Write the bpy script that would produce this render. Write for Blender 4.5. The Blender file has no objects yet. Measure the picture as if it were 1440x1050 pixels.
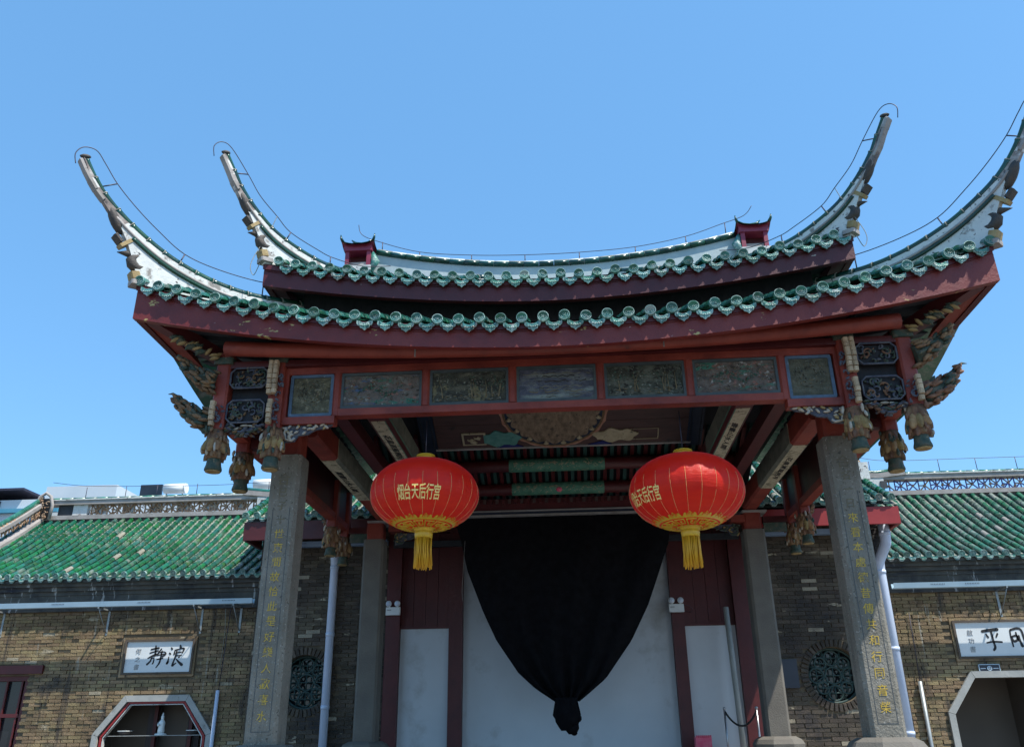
import bpy, math, random
from mathutils import Vector, Matrix, noise as mnoise
random.seed(7)
PI = math.pi
R = math.radians
SC = bpy.context.scene
COL = SC.collection

# ------------------------------------------------------------------ camera, sky, sun, exposure
yaw, pitch, roll = R(3.8), R(23.15), R(0.74)
CAM = Vector((0.08, -8.97, 0.0))
fw = Vector((-math.sin(yaw) * math.cos(pitch), math.cos(yaw) * math.cos(pitch), math.sin(pitch)))
r0 = Vector((math.cos(yaw), math.sin(yaw), 0))
u0 = r0.cross(fw)
rt = math.cos(roll) * r0 - math.sin(roll) * u0
up = math.sin(roll) * r0 + math.cos(roll) * u0
cd = bpy.data.cameras.new('camera')
cam = bpy.data.objects.new('camera', cd)
COL.objects.link(cam)
cam.matrix_world = Matrix(((rt.x, up.x, -fw.x, CAM.x), (rt.y, up.y, -fw.y, CAM.y), (rt.z, up.z, -fw.z, CAM.z), (0, 0, 0, 1)))
cd.sensor_width = 36
cd.lens = 29.7
cd.clip_end = 3000
SC.camera = cam

SUN_AZ, SUN_EL = R(57), R(61)          # azimuth measured from straight in front of the facade towards the right
sd = Vector((math.sin(SUN_AZ) * math.cos(SUN_EL), -math.cos(SUN_AZ) * math.cos(SUN_EL), math.sin(SUN_EL)))
w = bpy.data.worlds.new('World')
SC.world = w
w.use_nodes = True
nt = w.node_tree
bg = nt.nodes['Background']
sky = nt.nodes.new('ShaderNodeTexSky')
sky.sky_type = 'NISHITA'
sky.sun_disc = False
sky.sun_elevation = SUN_EL
sky.sun_rotation = math.atan2(sd.x, sd.y)
sky.altitude = 0
sky.air_density = 1.0
sky.dust_density = 0.4
sky.ozone_density = 3.0
hs = nt.nodes.new('ShaderNodeHueSaturation')
hs.inputs['Hue'].default_value = 0.492
hs.inputs['Saturation'].default_value = 1.16
hs.inputs['Value'].default_value = 1.0
nt.links.new(sky.outputs[0], hs.inputs['Color'])
mixs = nt.nodes.new('ShaderNodeMixRGB')          # evens the clear sky out towards one clean blue, everywhere alike
mixs.inputs[0].default_value = 0.52
mixs.inputs[2].default_value = (0.68, 1.66, 3.12, 1)
nt.links.new(hs.outputs[0], mixs.inputs[1])
nt.links.new(mixs.outputs[0], bg.inputs[0])
bg.inputs[1].default_value = 0.15
sl = bpy.data.lights.new('sun', 'SUN')
sl.energy = 3.6
sl.angle = R(0.5)
sl.color = (1.0, 0.95, 0.87)
so = bpy.data.objects.new('sun', sl)
so.rotation_euler = sd.to_track_quat('Z', 'Y').to_euler()
COL.objects.link(so)
SC.view_settings.view_transform = 'Standard'
SC.view_settings.look = 'None'
SC.view_settings.exposure = 0.95
SC.view_settings.gamma = 1.0
SC.view_settings.use_curve_mapping = False
SC.cycles.max_bounces = 8
SC.cycles.diffuse_bounces = 4

# ------------------------------------------------------------------ materials
def mat(name, cols, scale=6, detail=5, rough=0.6, metal=0.0, bump=0.0, bscale=None, patches=(), stretch=(1, 1, 1),
        rand=0.0, spec=0.5, hue=0.0, seed=0.0, extra=None, coat=0.0):
    """cols: colours spread over a noise; patches: (colour, threshold, scale, stretch[, softness]) worn or stained areas"""
    m = bpy.data.materials.new(name)
    m.use_nodes = True
    t = m.node_tree
    N, L = t.nodes, t.links
    b = N['Principled BSDF']
    b.inputs['Roughness'].default_value = rough
    b.inputs['Metallic'].default_value = metal
    b.inputs['Specular IOR Level'].default_value = spec
    if coat:
        b.inputs['Coat Weight'].default_value = coat
        b.inputs['Coat Roughness'].default_value = 0.15
    g = N.new('ShaderNodeNewGeometry')

    def nz(sc, st, det, off=0.0, rg=0.6):
        mp = N.new('ShaderNodeMapping')
        mp.inputs['Scale'].default_value = st
        mp.inputs['Location'].default_value = (off + seed, off * 2 + seed, off * 3)
        L.new(g.outputs['Position'], mp.inputs['Vector'])
        n = N.new('ShaderNodeTexNoise')
        n.inputs['Scale'].default_value = sc
        n.inputs['Detail'].default_value = det
        n.inputs['Roughness'].default_value = rg
        L.new(mp.outputs[0], n.inputs['Vector'])
        return n.outputs[0]
    base = nz(scale, stretch, detail)
    cr = N.new('ShaderNodeValToRGB')
    e = cr.color_ramp.elements
    k = len(cols)
    e[0].position, e[1].position = (0.32, 0.68) if k > 1 else (0, 1)
    e[0].color = (*cols[0], 1)
    e[1].color = (*cols[-1], 1)
    for i in range(1, k - 1):
        q = e.new(0.32 + 0.36 * i / (k - 1))
        q.color = (*cols[i], 1)
    L.new(base, cr.inputs[0])
    out = cr.outputs[0]
    if rand:
        oi = N.new('ShaderNodeObjectInfo')
        at = N.new('ShaderNodeAttribute')
        at.attribute_name = 'tone'
        ad = N.new('ShaderNodeMath')
        ad.operation = 'ADD'
        L.new(oi.outputs['Random'], ad.inputs[0])
        L.new(at.outputs['Fac'], ad.inputs[1])
        fr = N.new('ShaderNodeMath')
        fr.operation = 'FRACT'
        L.new(ad.outputs[0], fr.inputs[0])
        h = N.new('ShaderNodeHueSaturation')
        mr = N.new('ShaderNodeMapRange')
        mr.inputs['To Min'].default_value = 1 - rand
        mr.inputs['To Max'].default_value = 1 + rand
        L.new(fr.outputs[0], mr.inputs['Value'])
        L.new(mr.outputs[0], h.inputs['Value'])
        f2 = N.new('ShaderNodeMath')
        f2.operation = 'MULTIPLY'
        f2.inputs[1].default_value = 7.31
        L.new(fr.outputs[0], f2.inputs[0])
        f3 = N.new('ShaderNodeMath')
        f3.operation = 'FRACT'
        L.new(f2.outputs[0], f3.inputs[0])
        mh = N.new('ShaderNodeMapRange')
        mh.inputs['To Min'].default_value = 0.5 - hue
        mh.inputs['To Max'].default_value = 0.5 + hue
        L.new(f3.outputs[0], mh.inputs['Value'])
        L.new(mh.outputs[0], h.inputs['Hue'])
        L.new(out, h.inputs['Color'])
        out = h.outputs[0]
        if extra:                       # a share of the pieces in another colour
            gt = N.new('ShaderNodeMath')
            gt.operation = 'GREATER_THAN'
            gt.inputs[1].default_value = 1 - extra[1]
            L.new(f3.outputs[0], gt.inputs[0])
            mx = N.new('ShaderNodeMixRGB')
            L.new(gt.outputs[0], mx.inputs[0])
            L.new(out, mx.inputs[1])
            mx.inputs[2].default_value = (*extra[0], 1)
            out = mx.outputs[0]
    for i, p in enumerate(patches):
        n = nz(p[2], p[3], 6, 11.3 * (i + 1), 0.65)
        mr = N.new('ShaderNodeMapRange')
        sf = p[4] if len(p) > 4 else 0.03
        mr.inputs['From Min'].default_value = p[1]
        mr.inputs['From Max'].default_value = p[1] + sf
        L.new(n, mr.inputs['Value'])
        mx = N.new('ShaderNodeMixRGB')
        L.new(mr.outputs[0], mx.inputs[0])
        L.new(out, mx.inputs[1])
        mx.inputs[2].default_value = (*p[0], 1)
        out = mx.outputs[0]
    L.new(out, b.inputs['Base Color'])
    if bump:
        bn = nz(bscale or scale * 3, stretch, 8, 5.5)
        bp = N.new('ShaderNodeBump')
        bp.inputs['Strength'].default_value = bump
        bp.inputs['Distance'].default_value = 0.02
        L.new(bn, bp.inputs['Height'])
        L.new(bp.outputs[0], b.inputs['Normal'])
    return m

I3 = (1, 1, 1)
M = {}
M['fascia'] = mat('red_fascia_paint', [(.10, .010, .008), (.145, .014, .011), (.18, .022, .014)], 2.5, 6, .5, bump=.25, bscale=30,
                  patches=[((.42, .33, .12), .645, 3.0, (1, 1, 2.0), .015), ((.5, .42, .38), .69, 6, (1, 1, 1.6), .02), ((.03, .015, .015), .68, 6, (.6, .6, 2), .08)])
M['fascia_plain'] = mat('dark_red_fascia_paint', [(.06, .006, .009), (.10, .01, .012)], 2.5, 6, .5, bump=.2, bscale=30,
                        patches=[((.4, .35, .3), .70, 6, (1, 1, 1.5), .02)])
M['red'] = mat('red_oxide_paint', [(.15, .020, .011), (.22, .033, .018), (.28, .048, .027)], 3, 7, .55, bump=.3, bscale=25,
               patches=[((.08, .02, .015), .66, 5, (1, 1, .5), .1), ((.35, .2, .15), .76, 14, I3, .02)])
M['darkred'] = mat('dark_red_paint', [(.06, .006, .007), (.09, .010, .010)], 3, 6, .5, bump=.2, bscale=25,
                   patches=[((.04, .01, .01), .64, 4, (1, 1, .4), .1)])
M['brightred'] = mat('bright_red_paint', [(.25, .014, .016), (.32, .024, .022)], 3, 6, .5, patches=[((.2, .03, .02), .66, 5, (1, 1, 2), .1)])
GL = [(.012, .07, .05), (.02, .12, .075), (.03, .15, .12), (.015, .08, .08)]
M['glaze'] = mat('green_glazed_tile', GL, 5, 5, .22, rand=.3, hue=.03, bump=.12, bscale=60, extra=((.26, .30, .26), .04),
                 patches=[((.34, .37, .31), .60, 11, I3, .12), ((.03, .05, .03), .64, 14, I3, .08)])
M['glaze_pan'] = mat('dark_green_pan_tile', [(.008, .05, .03), (.015, .09, .04), (.03, .09, .05)], 4, 5, .4, rand=.2, hue=.02, patches=[((.16, .18, .15), .58, 9, I3, .1)])  # darker green than the cover tiles, giving dark gaps between the rows
M['glaze_dark'] = mat('dark_green_ridge_glaze', [(.006, .035, .03), (.008, .06, .04), (.006, .05, .055)], 4, 5, .25, rand=.3, hue=.04, bump=.1, bscale=50,
                      patches=[((.25, .28, .25), .68, 12, I3, .05)])
M['glaze_cap'] = mat('pale_green_eave_glaze', [(.02, .13, .11), (.05, .22, .18), (.14, .30, .26)], 7, 6, .32, rand=.3, hue=.03, bump=.5, bscale=60,
                     patches=[((.42, .47, .43), .53, 16, I3, .12), ((.03, .06, .05), .58, 26, I3, .06), ((.5, .52, .5), .60, 2.2, I3, .05)])
M['glaze_rim'] = mat('worn_pale_tile_rim', [(.10, .26, .21), (.24, .36, .31), (.36, .44, .40)], 9, 6, .35, rand=.35, hue=.03, bump=.3, bscale=60, extra=((.30, .27, .22), .04), patches=[((.05, .12, .10), .53, 20, I3, .08), ((.03, .06, .05), .60, 5, I3, .05)])
M['glaze_bright'] = mat('mossy_bright_green_tile', [(.008, .08, .04), (.012, .14, .055), (.015, .10, .08), (.04, .13, .04)], 3.2, 5, .24, rand=.24, hue=.028,
                        bump=.15, bscale=60, extra=((.30, .29, .23), .014),
                        patches=[((.20, .24, .20), .55, 3.2, I3, .16), ((.015, .035, .025), .57, 5, I3, .12)])
M['glaze_grey'] = mat('greyish_teal_roof_tile', [(.02, .10, .06), (.03, .16, .095), (.08, .16, .12), (.13, .155, .14)], 3.2, 5, .26, rand=.22, hue=.02,
                      bump=.15, bscale=60, extra=((.30, .29, .26), .03),
                      patches=[((.28, .31, .28), .52, 3.6, I3, .16), ((.02, .04, .03), .57, 6, I3, .12)])
M['mortar'] = mat('roof_mortar', [(.16, .17, .14), (.3, .3, .26)], 12, 6, .9, bump=.5)
M['plaster'] = mat('weathered_white_plaster', [(.50, .52, .50), (.66, .67, .64)], 5, 6, .85, bump=.3, bscale=20,
                   patches=[((.24, .22, .20), .565, 6, I3, .08), ((.07, .065, .065), .61, 13, I3, .04)])
M['ridge_plaster'] = mat('pale_blue_grey_ridge_plaster', [(.34, .43, .45), (.46, .53, .53)], 4, 6, .8, bump=.2,
                         patches=[((.3, .3, .28), .64, 5, (1, 1, .5), .1)])
M['ochre'] = mat('ochre_painted_block', [(.24, .16, .06), (.38, .28, .13)], 9, 6, .75, bump=.3, patches=[((.12, .08, .05), .62, 16, I3, .06)])
M['scroll'] = mat('dark_scroll_ornament', [(.035, .035, .035), (.08, .06, .045)], 12, 6, .7, bump=.4, patches=[((.2, .17, .1), .66, 18, I3, .05)])
M['stained'] = mat('stained_horn_plaster', [(.10, .085, .08), (.24, .2, .18), (.45, .44, .42)], 6, 6, .85, bump=.4, patches=[((.62, .62, .6), .56, 5, I3, .04), ((.05, .045, .05), .60, 9, I3, .05)])
M['granite'] = mat('grey_granite', [(.155, .14, .11), (.20, .185, .15), (.25, .23, .19)], 2.2, 10, .9, bump=.7, bscale=45,
                   patches=[((.11, .10, .08), .54, 2.6, (2, 2, .3), .18), ((.33, .31, .27), .60, 34, I3, .05), ((.08, .075, .06), .60, 28, I3, .05)])
M['groove'] = mat('painted_groove_shade_and_dirt', [(.07, .08, .085)], 10, 2, .9)  # dark tone stands in for shade, with dirt, in the groove outline
M['granite_warm'] = mat('brownish_granite', [(.11, .10, .085), (.16, .145, .12)], 2.6, 8, .85, bump=.35, bscale=55,
                        patches=[((.12, .10, .09), .60, 3.2, (1, 1, .35), .15)])
M['granite_trim'] = mat('pale_grey_stone_trim', [(.30, .31, .29), (.40, .40, .37)], 3, 6, .85, bump=.3, patches=[((.18, .18, .16), .62, 5, I3, .1)])
M['gold_text'] = mat('faded_gilt_paint', [(.44, .29, .03), (.62, .42, .05)], 14, 5, .55, patches=[((.24, .21, .15), .54, 18, I3, .06)])
M['faint_text'] = mat('worn_incised_characters', [(.11, .10, .08), (.19, .16, .09)], 14, 5, .8)
BR = [(.14, .098, .052), (.22, .158, .082), (.30, .22, .12)]
M['brick'] = mat('brown_grey_brick', BR, 1.3, 6, .9, rand=.28, hue=.014, bump=.6, bscale=40, extra=((.34, .29, .20), .012),
                 patches=[((.045, .04, .035), .53, 1.1, (1, 1, 1.6), .16), ((.36, .30, .20), .63, 2.6, (.6, .6, 2.0), .03), ((.07, .055, .04), .55, 1.8, (3, 1, .35), .10), ((.30, .27, .21), .635, 2.4, (3.5, 1, .3), .06)])
M['brick_dark'] = mat('shade_darkened_brick', [(.042, .035, .028), (.075, .06, .045), (.11, .09, .06)], 1.5, 6, .9, rand=.36, hue=.012, bump=.5, bscale=40,
                      extra=((.30, .26, .19), .03), patches=[((.03, .028, .03), .52, 1.3, I3, .16), ((.36, .31, .22), .635, 3.2, (.6, .6, 2.2), .03)])  # brick colour darkened to put the shade behind the stage into it
M['mortar_wall'] = mat('old_lime_mortar', [(.085, .066, .042), (.15, .118, .075)], 4, 6, .95, bump=.4)
M['corbel'] = mat('blackened_eave_band', [(.03, .033, .036), (.07, .07, .062), (.10, .095, .08)], 2.5, 8, .9, bump=.4, stretch=(1.5, 1.5, 1),
                  patches=[((.36, .36, .34), .605, 5.0, (2.4, 1, .35), .05), ((.014, .018, .03), .56, 1.6, (.5, .5, 3), .12)])
M['white_wall'] = mat('white_limewash', [(.54, .57, .59), (.61, .64, .66)], .8, 5, .8, bump=.05, patches=[((.34, .34, .32), .55, 1.0, I3, .2)])
M['pvc'] = mat('pale_blue_grey_pvc', [(.50, .58, .72), (.60, .66, .78)], 2, 4, .4, patches=[((.25, .30, .45), .62, 2.4, (1, 1, .4), .12)])
M['gutter'] = mat('pale_blue_gutter', [(.36, .50, .58), (.44, .58, .64)], 2.5, 4, .4, patches=[((.2, .27, .33), .64, 3, (1, 1, 1), .1)])
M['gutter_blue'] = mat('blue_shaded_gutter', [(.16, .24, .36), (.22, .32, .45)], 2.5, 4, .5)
M['gutter_mark'] = mat('gutter_print', [(.07, .09, .12)], 3, 2, .7)
M['steel'] = mat('galvanised_bracket', [(.24, .27, .28), (.34, .37, .37)], 8, 4, .5, metal=.4)
M['wire'] = mat('dark_steel_wire', [(.03, .03, .05), (.06, .05, .07)], 8, 3, .5, metal=.3)
M['black'] = mat('black_curtain_cloth', [(.004, .004, .005), (.008, .008, .010)], 9, 8, .9, spec=.1, bump=.4, bscale=12)
M['void'] = mat('shade_black_soffit_board', [(.010, .011, .014), (.022, .022, .026)], 4, 5, .8, stretch=(3, .6, 1), bump=.3)  # near-black colour stands in for deep shade under eaves and ceiling
M['rafter'] = mat('dark_slate_rafter', [(.018, .023, .028), (.04, .045, .052)], 5, 5, .7, stretch=(1, 3, 1), bump=.3)
M['woodgreen'] = mat('worn_verdigris_carving', [(.02, .045, .035), (.045, .07, .05), (.11, .09, .06)], 14, 6, .75, bump=.4,
                     patches=[((.22, .17, .10), .62, 20, I3, .06)])
M['woodbrown'] = mat('brown_gilt_carving', [(.09, .045, .022), (.17, .09, .045), (.23, .14, .07)], 15, 6, .75, rand=.25, hue=.015, bump=.4,
                     patches=[((.05, .05, .06), .61, 20, I3, .06)])
M['woodochre'] = mat('ochre_lotus_petal', [(.15, .08, .03), (.25, .15, .06), (.31, .21, .09)], 15, 6, .75, rand=.3, hue=.02, bump=.4,
                     patches=[((.07, .06, .06), .61, 18, I3, .06)])
M['woodgrey'] = mat('slate_blue_carving', [(.035, .04, .06), (.07, .075, .10), (.13, .13, .13)], 16, 6, .75, bump=.4,
                    patches=[((.22, .18, .13), .64, 24, I3, .05)])
M['woodpale'] = mat('pale_cream_carving', [(.33, .27, .20), (.45, .39, .30), (.28, .30, .31)], 16, 6, .75, bump=.4,
                    patches=[((.10, .09, .09), .60, 24, I3, .05)])
M['blockpale'] = mat('pale_pink_ochre_block', [(.36, .25, .15), (.5, .38, .24)], 16, 6, .75, rand=.2, bump=.4, patches=[((.16, .10, .07), .62, 22, I3, .06)])
M['frame_blue'] = mat('faded_blue_border', [(.05, .08, .11), (.09, .15, .23)], 8, 5, .6, patches=[((.25, .32, .38), .62, 16, I3, .06)])
M['frame_slate'] = mat('slate_green_border', [(.04, .055, .06), (.07, .09, .09)], 8, 5, .6, patches=[((.05, .05, .05), .62, 16, I3, .06)])
def painting(i, cols, patches):
    return mat('faded_landscape_painting', cols, 9, 12, .6, bump=.9, bscale=45, stretch=(1, 1, 1.6), seed=7.7 * i, patches=patches)
PAINT = [
    painting(1, [(.04, .04, .025), (.10, .095, .055), (.16, .15, .09)], [((.22, .2, .13), .57, 22, I3, .05)]),
    painting(2, [(.07, .08, .07), (.15, .12, .10), (.16, .17, .15)], [((.04, .17, .12), .56, 4, (1, 1, 2), .06), ((.06, .11, .2), .58, 5, (.7, 1, 3), .06), ((.28, .13, .10), .60, 9, I3, .05), ((.3, .3, .27), .61, 18, I3, .04)]),
    painting(3, [(.02, .02, .018), (.05, .055, .04), (.14, .14, .10)], [((.19, .17, .09), .56, 8, (1, 1, .6), .07), ((.25, .27, .22), .61, 24, I3, .04)]),
    painting(4, [(.05, .06, .08), (.09, .10, .14), (.17, .19, .18)], [((.22, .26, .24), .53, 3, (.4, 1, 4), .10), ((.03, .03, .04), .62, 18, (.5, 1, 2.5), .05)]),
    painting(5, [(.02, .025, .02), (.06, .07, .05), (.13, .14, .11)], [((.012, .012, .01), .54, 9, I3, .06), ((.24, .27, .22), .60, 26, I3, .04)]),
    painting(6, [(.06, .06, .055), (.13, .10, .08), (.17, .15, .13)], [((.04, .17, .12), .55, 5, (.6, 1, 2.5), .06), ((.27, .12, .09), .58, 10, I3, .06), ((.34, .32, .29), .60, 16, I3, .04)]),
    painting(7, [(.05, .05, .035), (.10, .10, .065), (.15, .14, .10)], [((.03, .04, .05), .62, 16, I3, .05)]),
]
for k_, a_, b_ in (('dark', (.018, .018, .015), (.05, .05, .04)), ('green', (.03, .09, .065), (.06, .15, .11)), ('grey', (.12, .13, .11), (.22, .22, .18)),
                   ('tan', (.13, .11, .06), (.24, .20, .12)), ('rose', (.17, .07, .05), (.28, .15, .11)), ('blue', (.05, .07, .13), (.14, .17, .2))):
    M['relief_' + k_] = mat('worn_relief_' + k_, [a_, b_], 20, 6, .7, bump=.4, patches=[((.07, .07, .055), .56, 22, I3, .08)])
M['ceil_brown'] = mat('brown_ceiling_board', [(.055, .028, .024), (.09, .045, .038)], 3, 6, .6, stretch=(1, 4, 4), patches=[((.02, .02, .02), .62, 3, I3, .1)])
M['ceil_blue'] = mat('dark_blue_ceiling_border', [(.008, .014, .03), (.014, .025, .05)], 5, 4, .6)
M['medal'] = mat('brown_medallion_painting', [(.10, .07, .04), (.2, .14, .09), (.28, .2, .13)], 8, 8, .7, bump=.5, bscale=30, stretch=(2, 1, 1),
                 patches=[((.05, .04, .03), .60, 14, I3, .06)])
M['medal_rim'] = mat('salmon_medallion_rim', [(.30, .13, .08), (.42, .22, .15)], 10, 5, .6, patches=[((.12, .05, .04), .62, 20, I3, .05)])
M['cream'] = mat('cream_painted_ornament', [(.32, .26, .16), (.45, .38, .25)], 10, 6, .65, patches=[((.05, .04, .03), .62, 13, I3, .04)])
M['teal'] = mat('teal_cloud_paint', [(.06, .19, .17), (.11, .27, .23)], 10, 5, .6, patches=[((.02, .03, .04), .62, 18, I3, .03)])
M['sleeve'] = mat('cream_painted_beam_sleeve', [(.36, .31, .2), (.50, .44, .31)], 5, 8, .6, patches=[((.20, .18, .12), .54, 9, I3, .06), ((.06, .05, .04), .60, 22, I3, .03)])
M['sleeve_side'] = mat('grey_green_beam_painting', [(.10, .105, .08), (.20, .20, .15)], 7, 8, .6, patches=[((.06, .07, .05), .60, 14, I3, .06), ((.30, .28, .2), .68, 20, I3, .04)])
M['sleeve_green'] = mat('green_beam_painting', [(.05, .16, .10), (.09, .24, .16)], 9, 6, .6, patches=[((.30, .30, .19), .58, 18, I3, .05), ((.03, .05, .04), .66, 16, I3, .04)])
M['jade'] = mat('jade_green_bevel', [(.05, .20, .13), (.08, .26, .18)], 5, 5, .6)
M['frame_wood'] = mat('weathered_brown_frame', [(.07, .055, .04), (.12, .09, .065)], 5, 5, .8)
M['ink'] = mat('black_ink', [(.012, .012, .014)], 5, 2, .7)
M['ink_faint'] = mat('faint_grey_ink', [(.30, .30, .30)], 5, 2, .7)
M['marble'] = mat('white_marble_plaque', [(.64, .66, .65), (.74, .76, .74)], 2, 6, .35, patches=[((.52, .56, .52), .62, 3, I3, .2)])
M['lattice_blue'] = mat('violet_blue_lattice', [(.05, .05, .24), (.09, .10, .34), (.2, .11, .2)], 8, 5, .6, patches=[((.3, .16, .12), .62, 9, I3, .06)])
M['lattice_brown'] = mat('terracotta_ridge_openwork', [(.22, .12, .07), (.34, .21, .12), (.40, .33, .25)], 9, 6, .8, patches=[((.12, .09, .08), .60, 14, I3, .06), ((.55, .5, .45), .67, 16, I3, .04)])
M['moulding'] = mat('weathered_ridge_moulding', [(.24, .22, .20), (.38, .35, .33)], 4, 6, .8, bump=.3, patches=[((.22, .2, .18), .60, 6, (1, 1, 3), .08)])
M['window_red'] = mat('window_red_paint', [(.07, .008, .009), (.10, .012, .012)], 4, 5, .5)
M['glass'] = mat('dark_window_glass', [(.012, .014, .018), (.02, .022, .028)], 2, 3, .12)
M['curtain_in'] = mat('grey_indoor_curtain', [(.05, .045, .045), (.09, .08, .08)], 2, 3, .9, stretch=(6, 6, .2))
M['porcelain'] = mat('white_porcelain', [(.7, .75, .74), (.78, .82, .8)], 6, 3, .2)
M['cyan_edge'] = mat('pale_green_window_lattice', [(.014, .04, .036), (.03, .065, .058)], 9, 5, .6)
M['interior'] = mat('taupe_interior_wall', [(.13, .11, .09), (.17, .145, .12)], .8, 3, .9)
M['plastic'] = mat('white_plastic', [(.7, .72, .7), (.76, .78, .76)], 4, 3, .35)
M['lens'] = mat('lamp_glass_lens', [(.55, .62, .75), (.7, .75, .82)], 4, 3, .15)
M['concrete_white'] = mat('white_rendered_building', [(.45, .52, .56), (.55, .60, .63)], .3, 5, .8, patches=[((.5, .54, .56), .6, .6, I3, .15)])
M['blue_strip'] = mat('blue_metal_roof_edge', [(.05, .22, .32), (.08, .28, .38)], 2, 3, .5)
M['pink'] = mat('pink_paper', [(.75, .08, .16), (.8, .2, .26)], 12, 4, .8)
M['rope'] = mat('dark_barrier_rope', [(.01, .01, .012), (.03, .03, .03)], 20, 3, .8)
M['chrome'] = mat('worn_steel_post', [(.35, .35, .36), (.5, .5, .5)], 8, 3, .3, metal=.8)
M['slab'] = mat('paved_courtyard_ground', [(.11, .105, .095), (.15, .14, .13)], .8, 6, .85, bump=.3)
M['stage_floor'] = mat('stage_floor_stone', [(.24, .22, .2), (.32, .3, .27)], 1, 6, .8)
M['board_dark'] = mat('dark_notice_board', [(.012, .016, .03), (.02, .024, .04)], 3, 3, .4)
M['badge'] = mat('pale_blue_badge_paint', [(.45, .58, .68)], 3, 3, .4)
M['gold'] = mat('lantern_gold_trim', [(.55, .33, .02), (.72, .46, .03)], 20, 5, .4, patches=[((.35, .14, .01), .64, 30, I3, .05)])
M['gold_line'] = mat('lantern_gold_thread', [(.70, .36, .12)], 20, 5, .4)
M['gold_char'] = mat('lantern_gold_lettering', [(.9, .66, .16), (.95, .75, .28)], 20, 5, .35)
M['tassel'] = mat('golden_yellow_tassel', [(.60, .30, .01), (.78, .42, .02)], 25, 4, .5, stretch=(6, 6, .3))
M['bracket_red'] = M['red']

def lantern_mat():
    m = mat('red_lantern_satin', [(.82, .016, .008), (.95, .040, .008)], 5, 6, .42, bump=.35, bscale=14, stretch=(.7, .7, 4))
    t = m.node_tree
    b = t.nodes['Principled BSDF']
    b.inputs['Sheen Weight'].default_value = .35
    b.inputs['Sheen Roughness'].default_value = .35
    b.inputs['Sheen Tint'].default_value = (1, .35, .5, 1)
    tr = t.nodes.new('ShaderNodeBsdfTranslucent')
    tr.inputs[0].default_value = (1.0, .11, .005, 1)
    mx = t.nodes.new('ShaderNodeMixShader')
    mx.inputs[0].default_value = .5
    o = t.nodes['Material Output']
    t.links.new(b.outputs[0], mx.inputs[1])
    t.links.new(tr.outputs[0], mx.inputs[2])
    t.links.new(mx.outputs[0], o.inputs[0])
    return m
M['lantern'] = lantern_mat()

# ------------------------------------------------------------------ mesh helpers
W = {}      # world origin of every object (nothing that has children is rotated)

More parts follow.
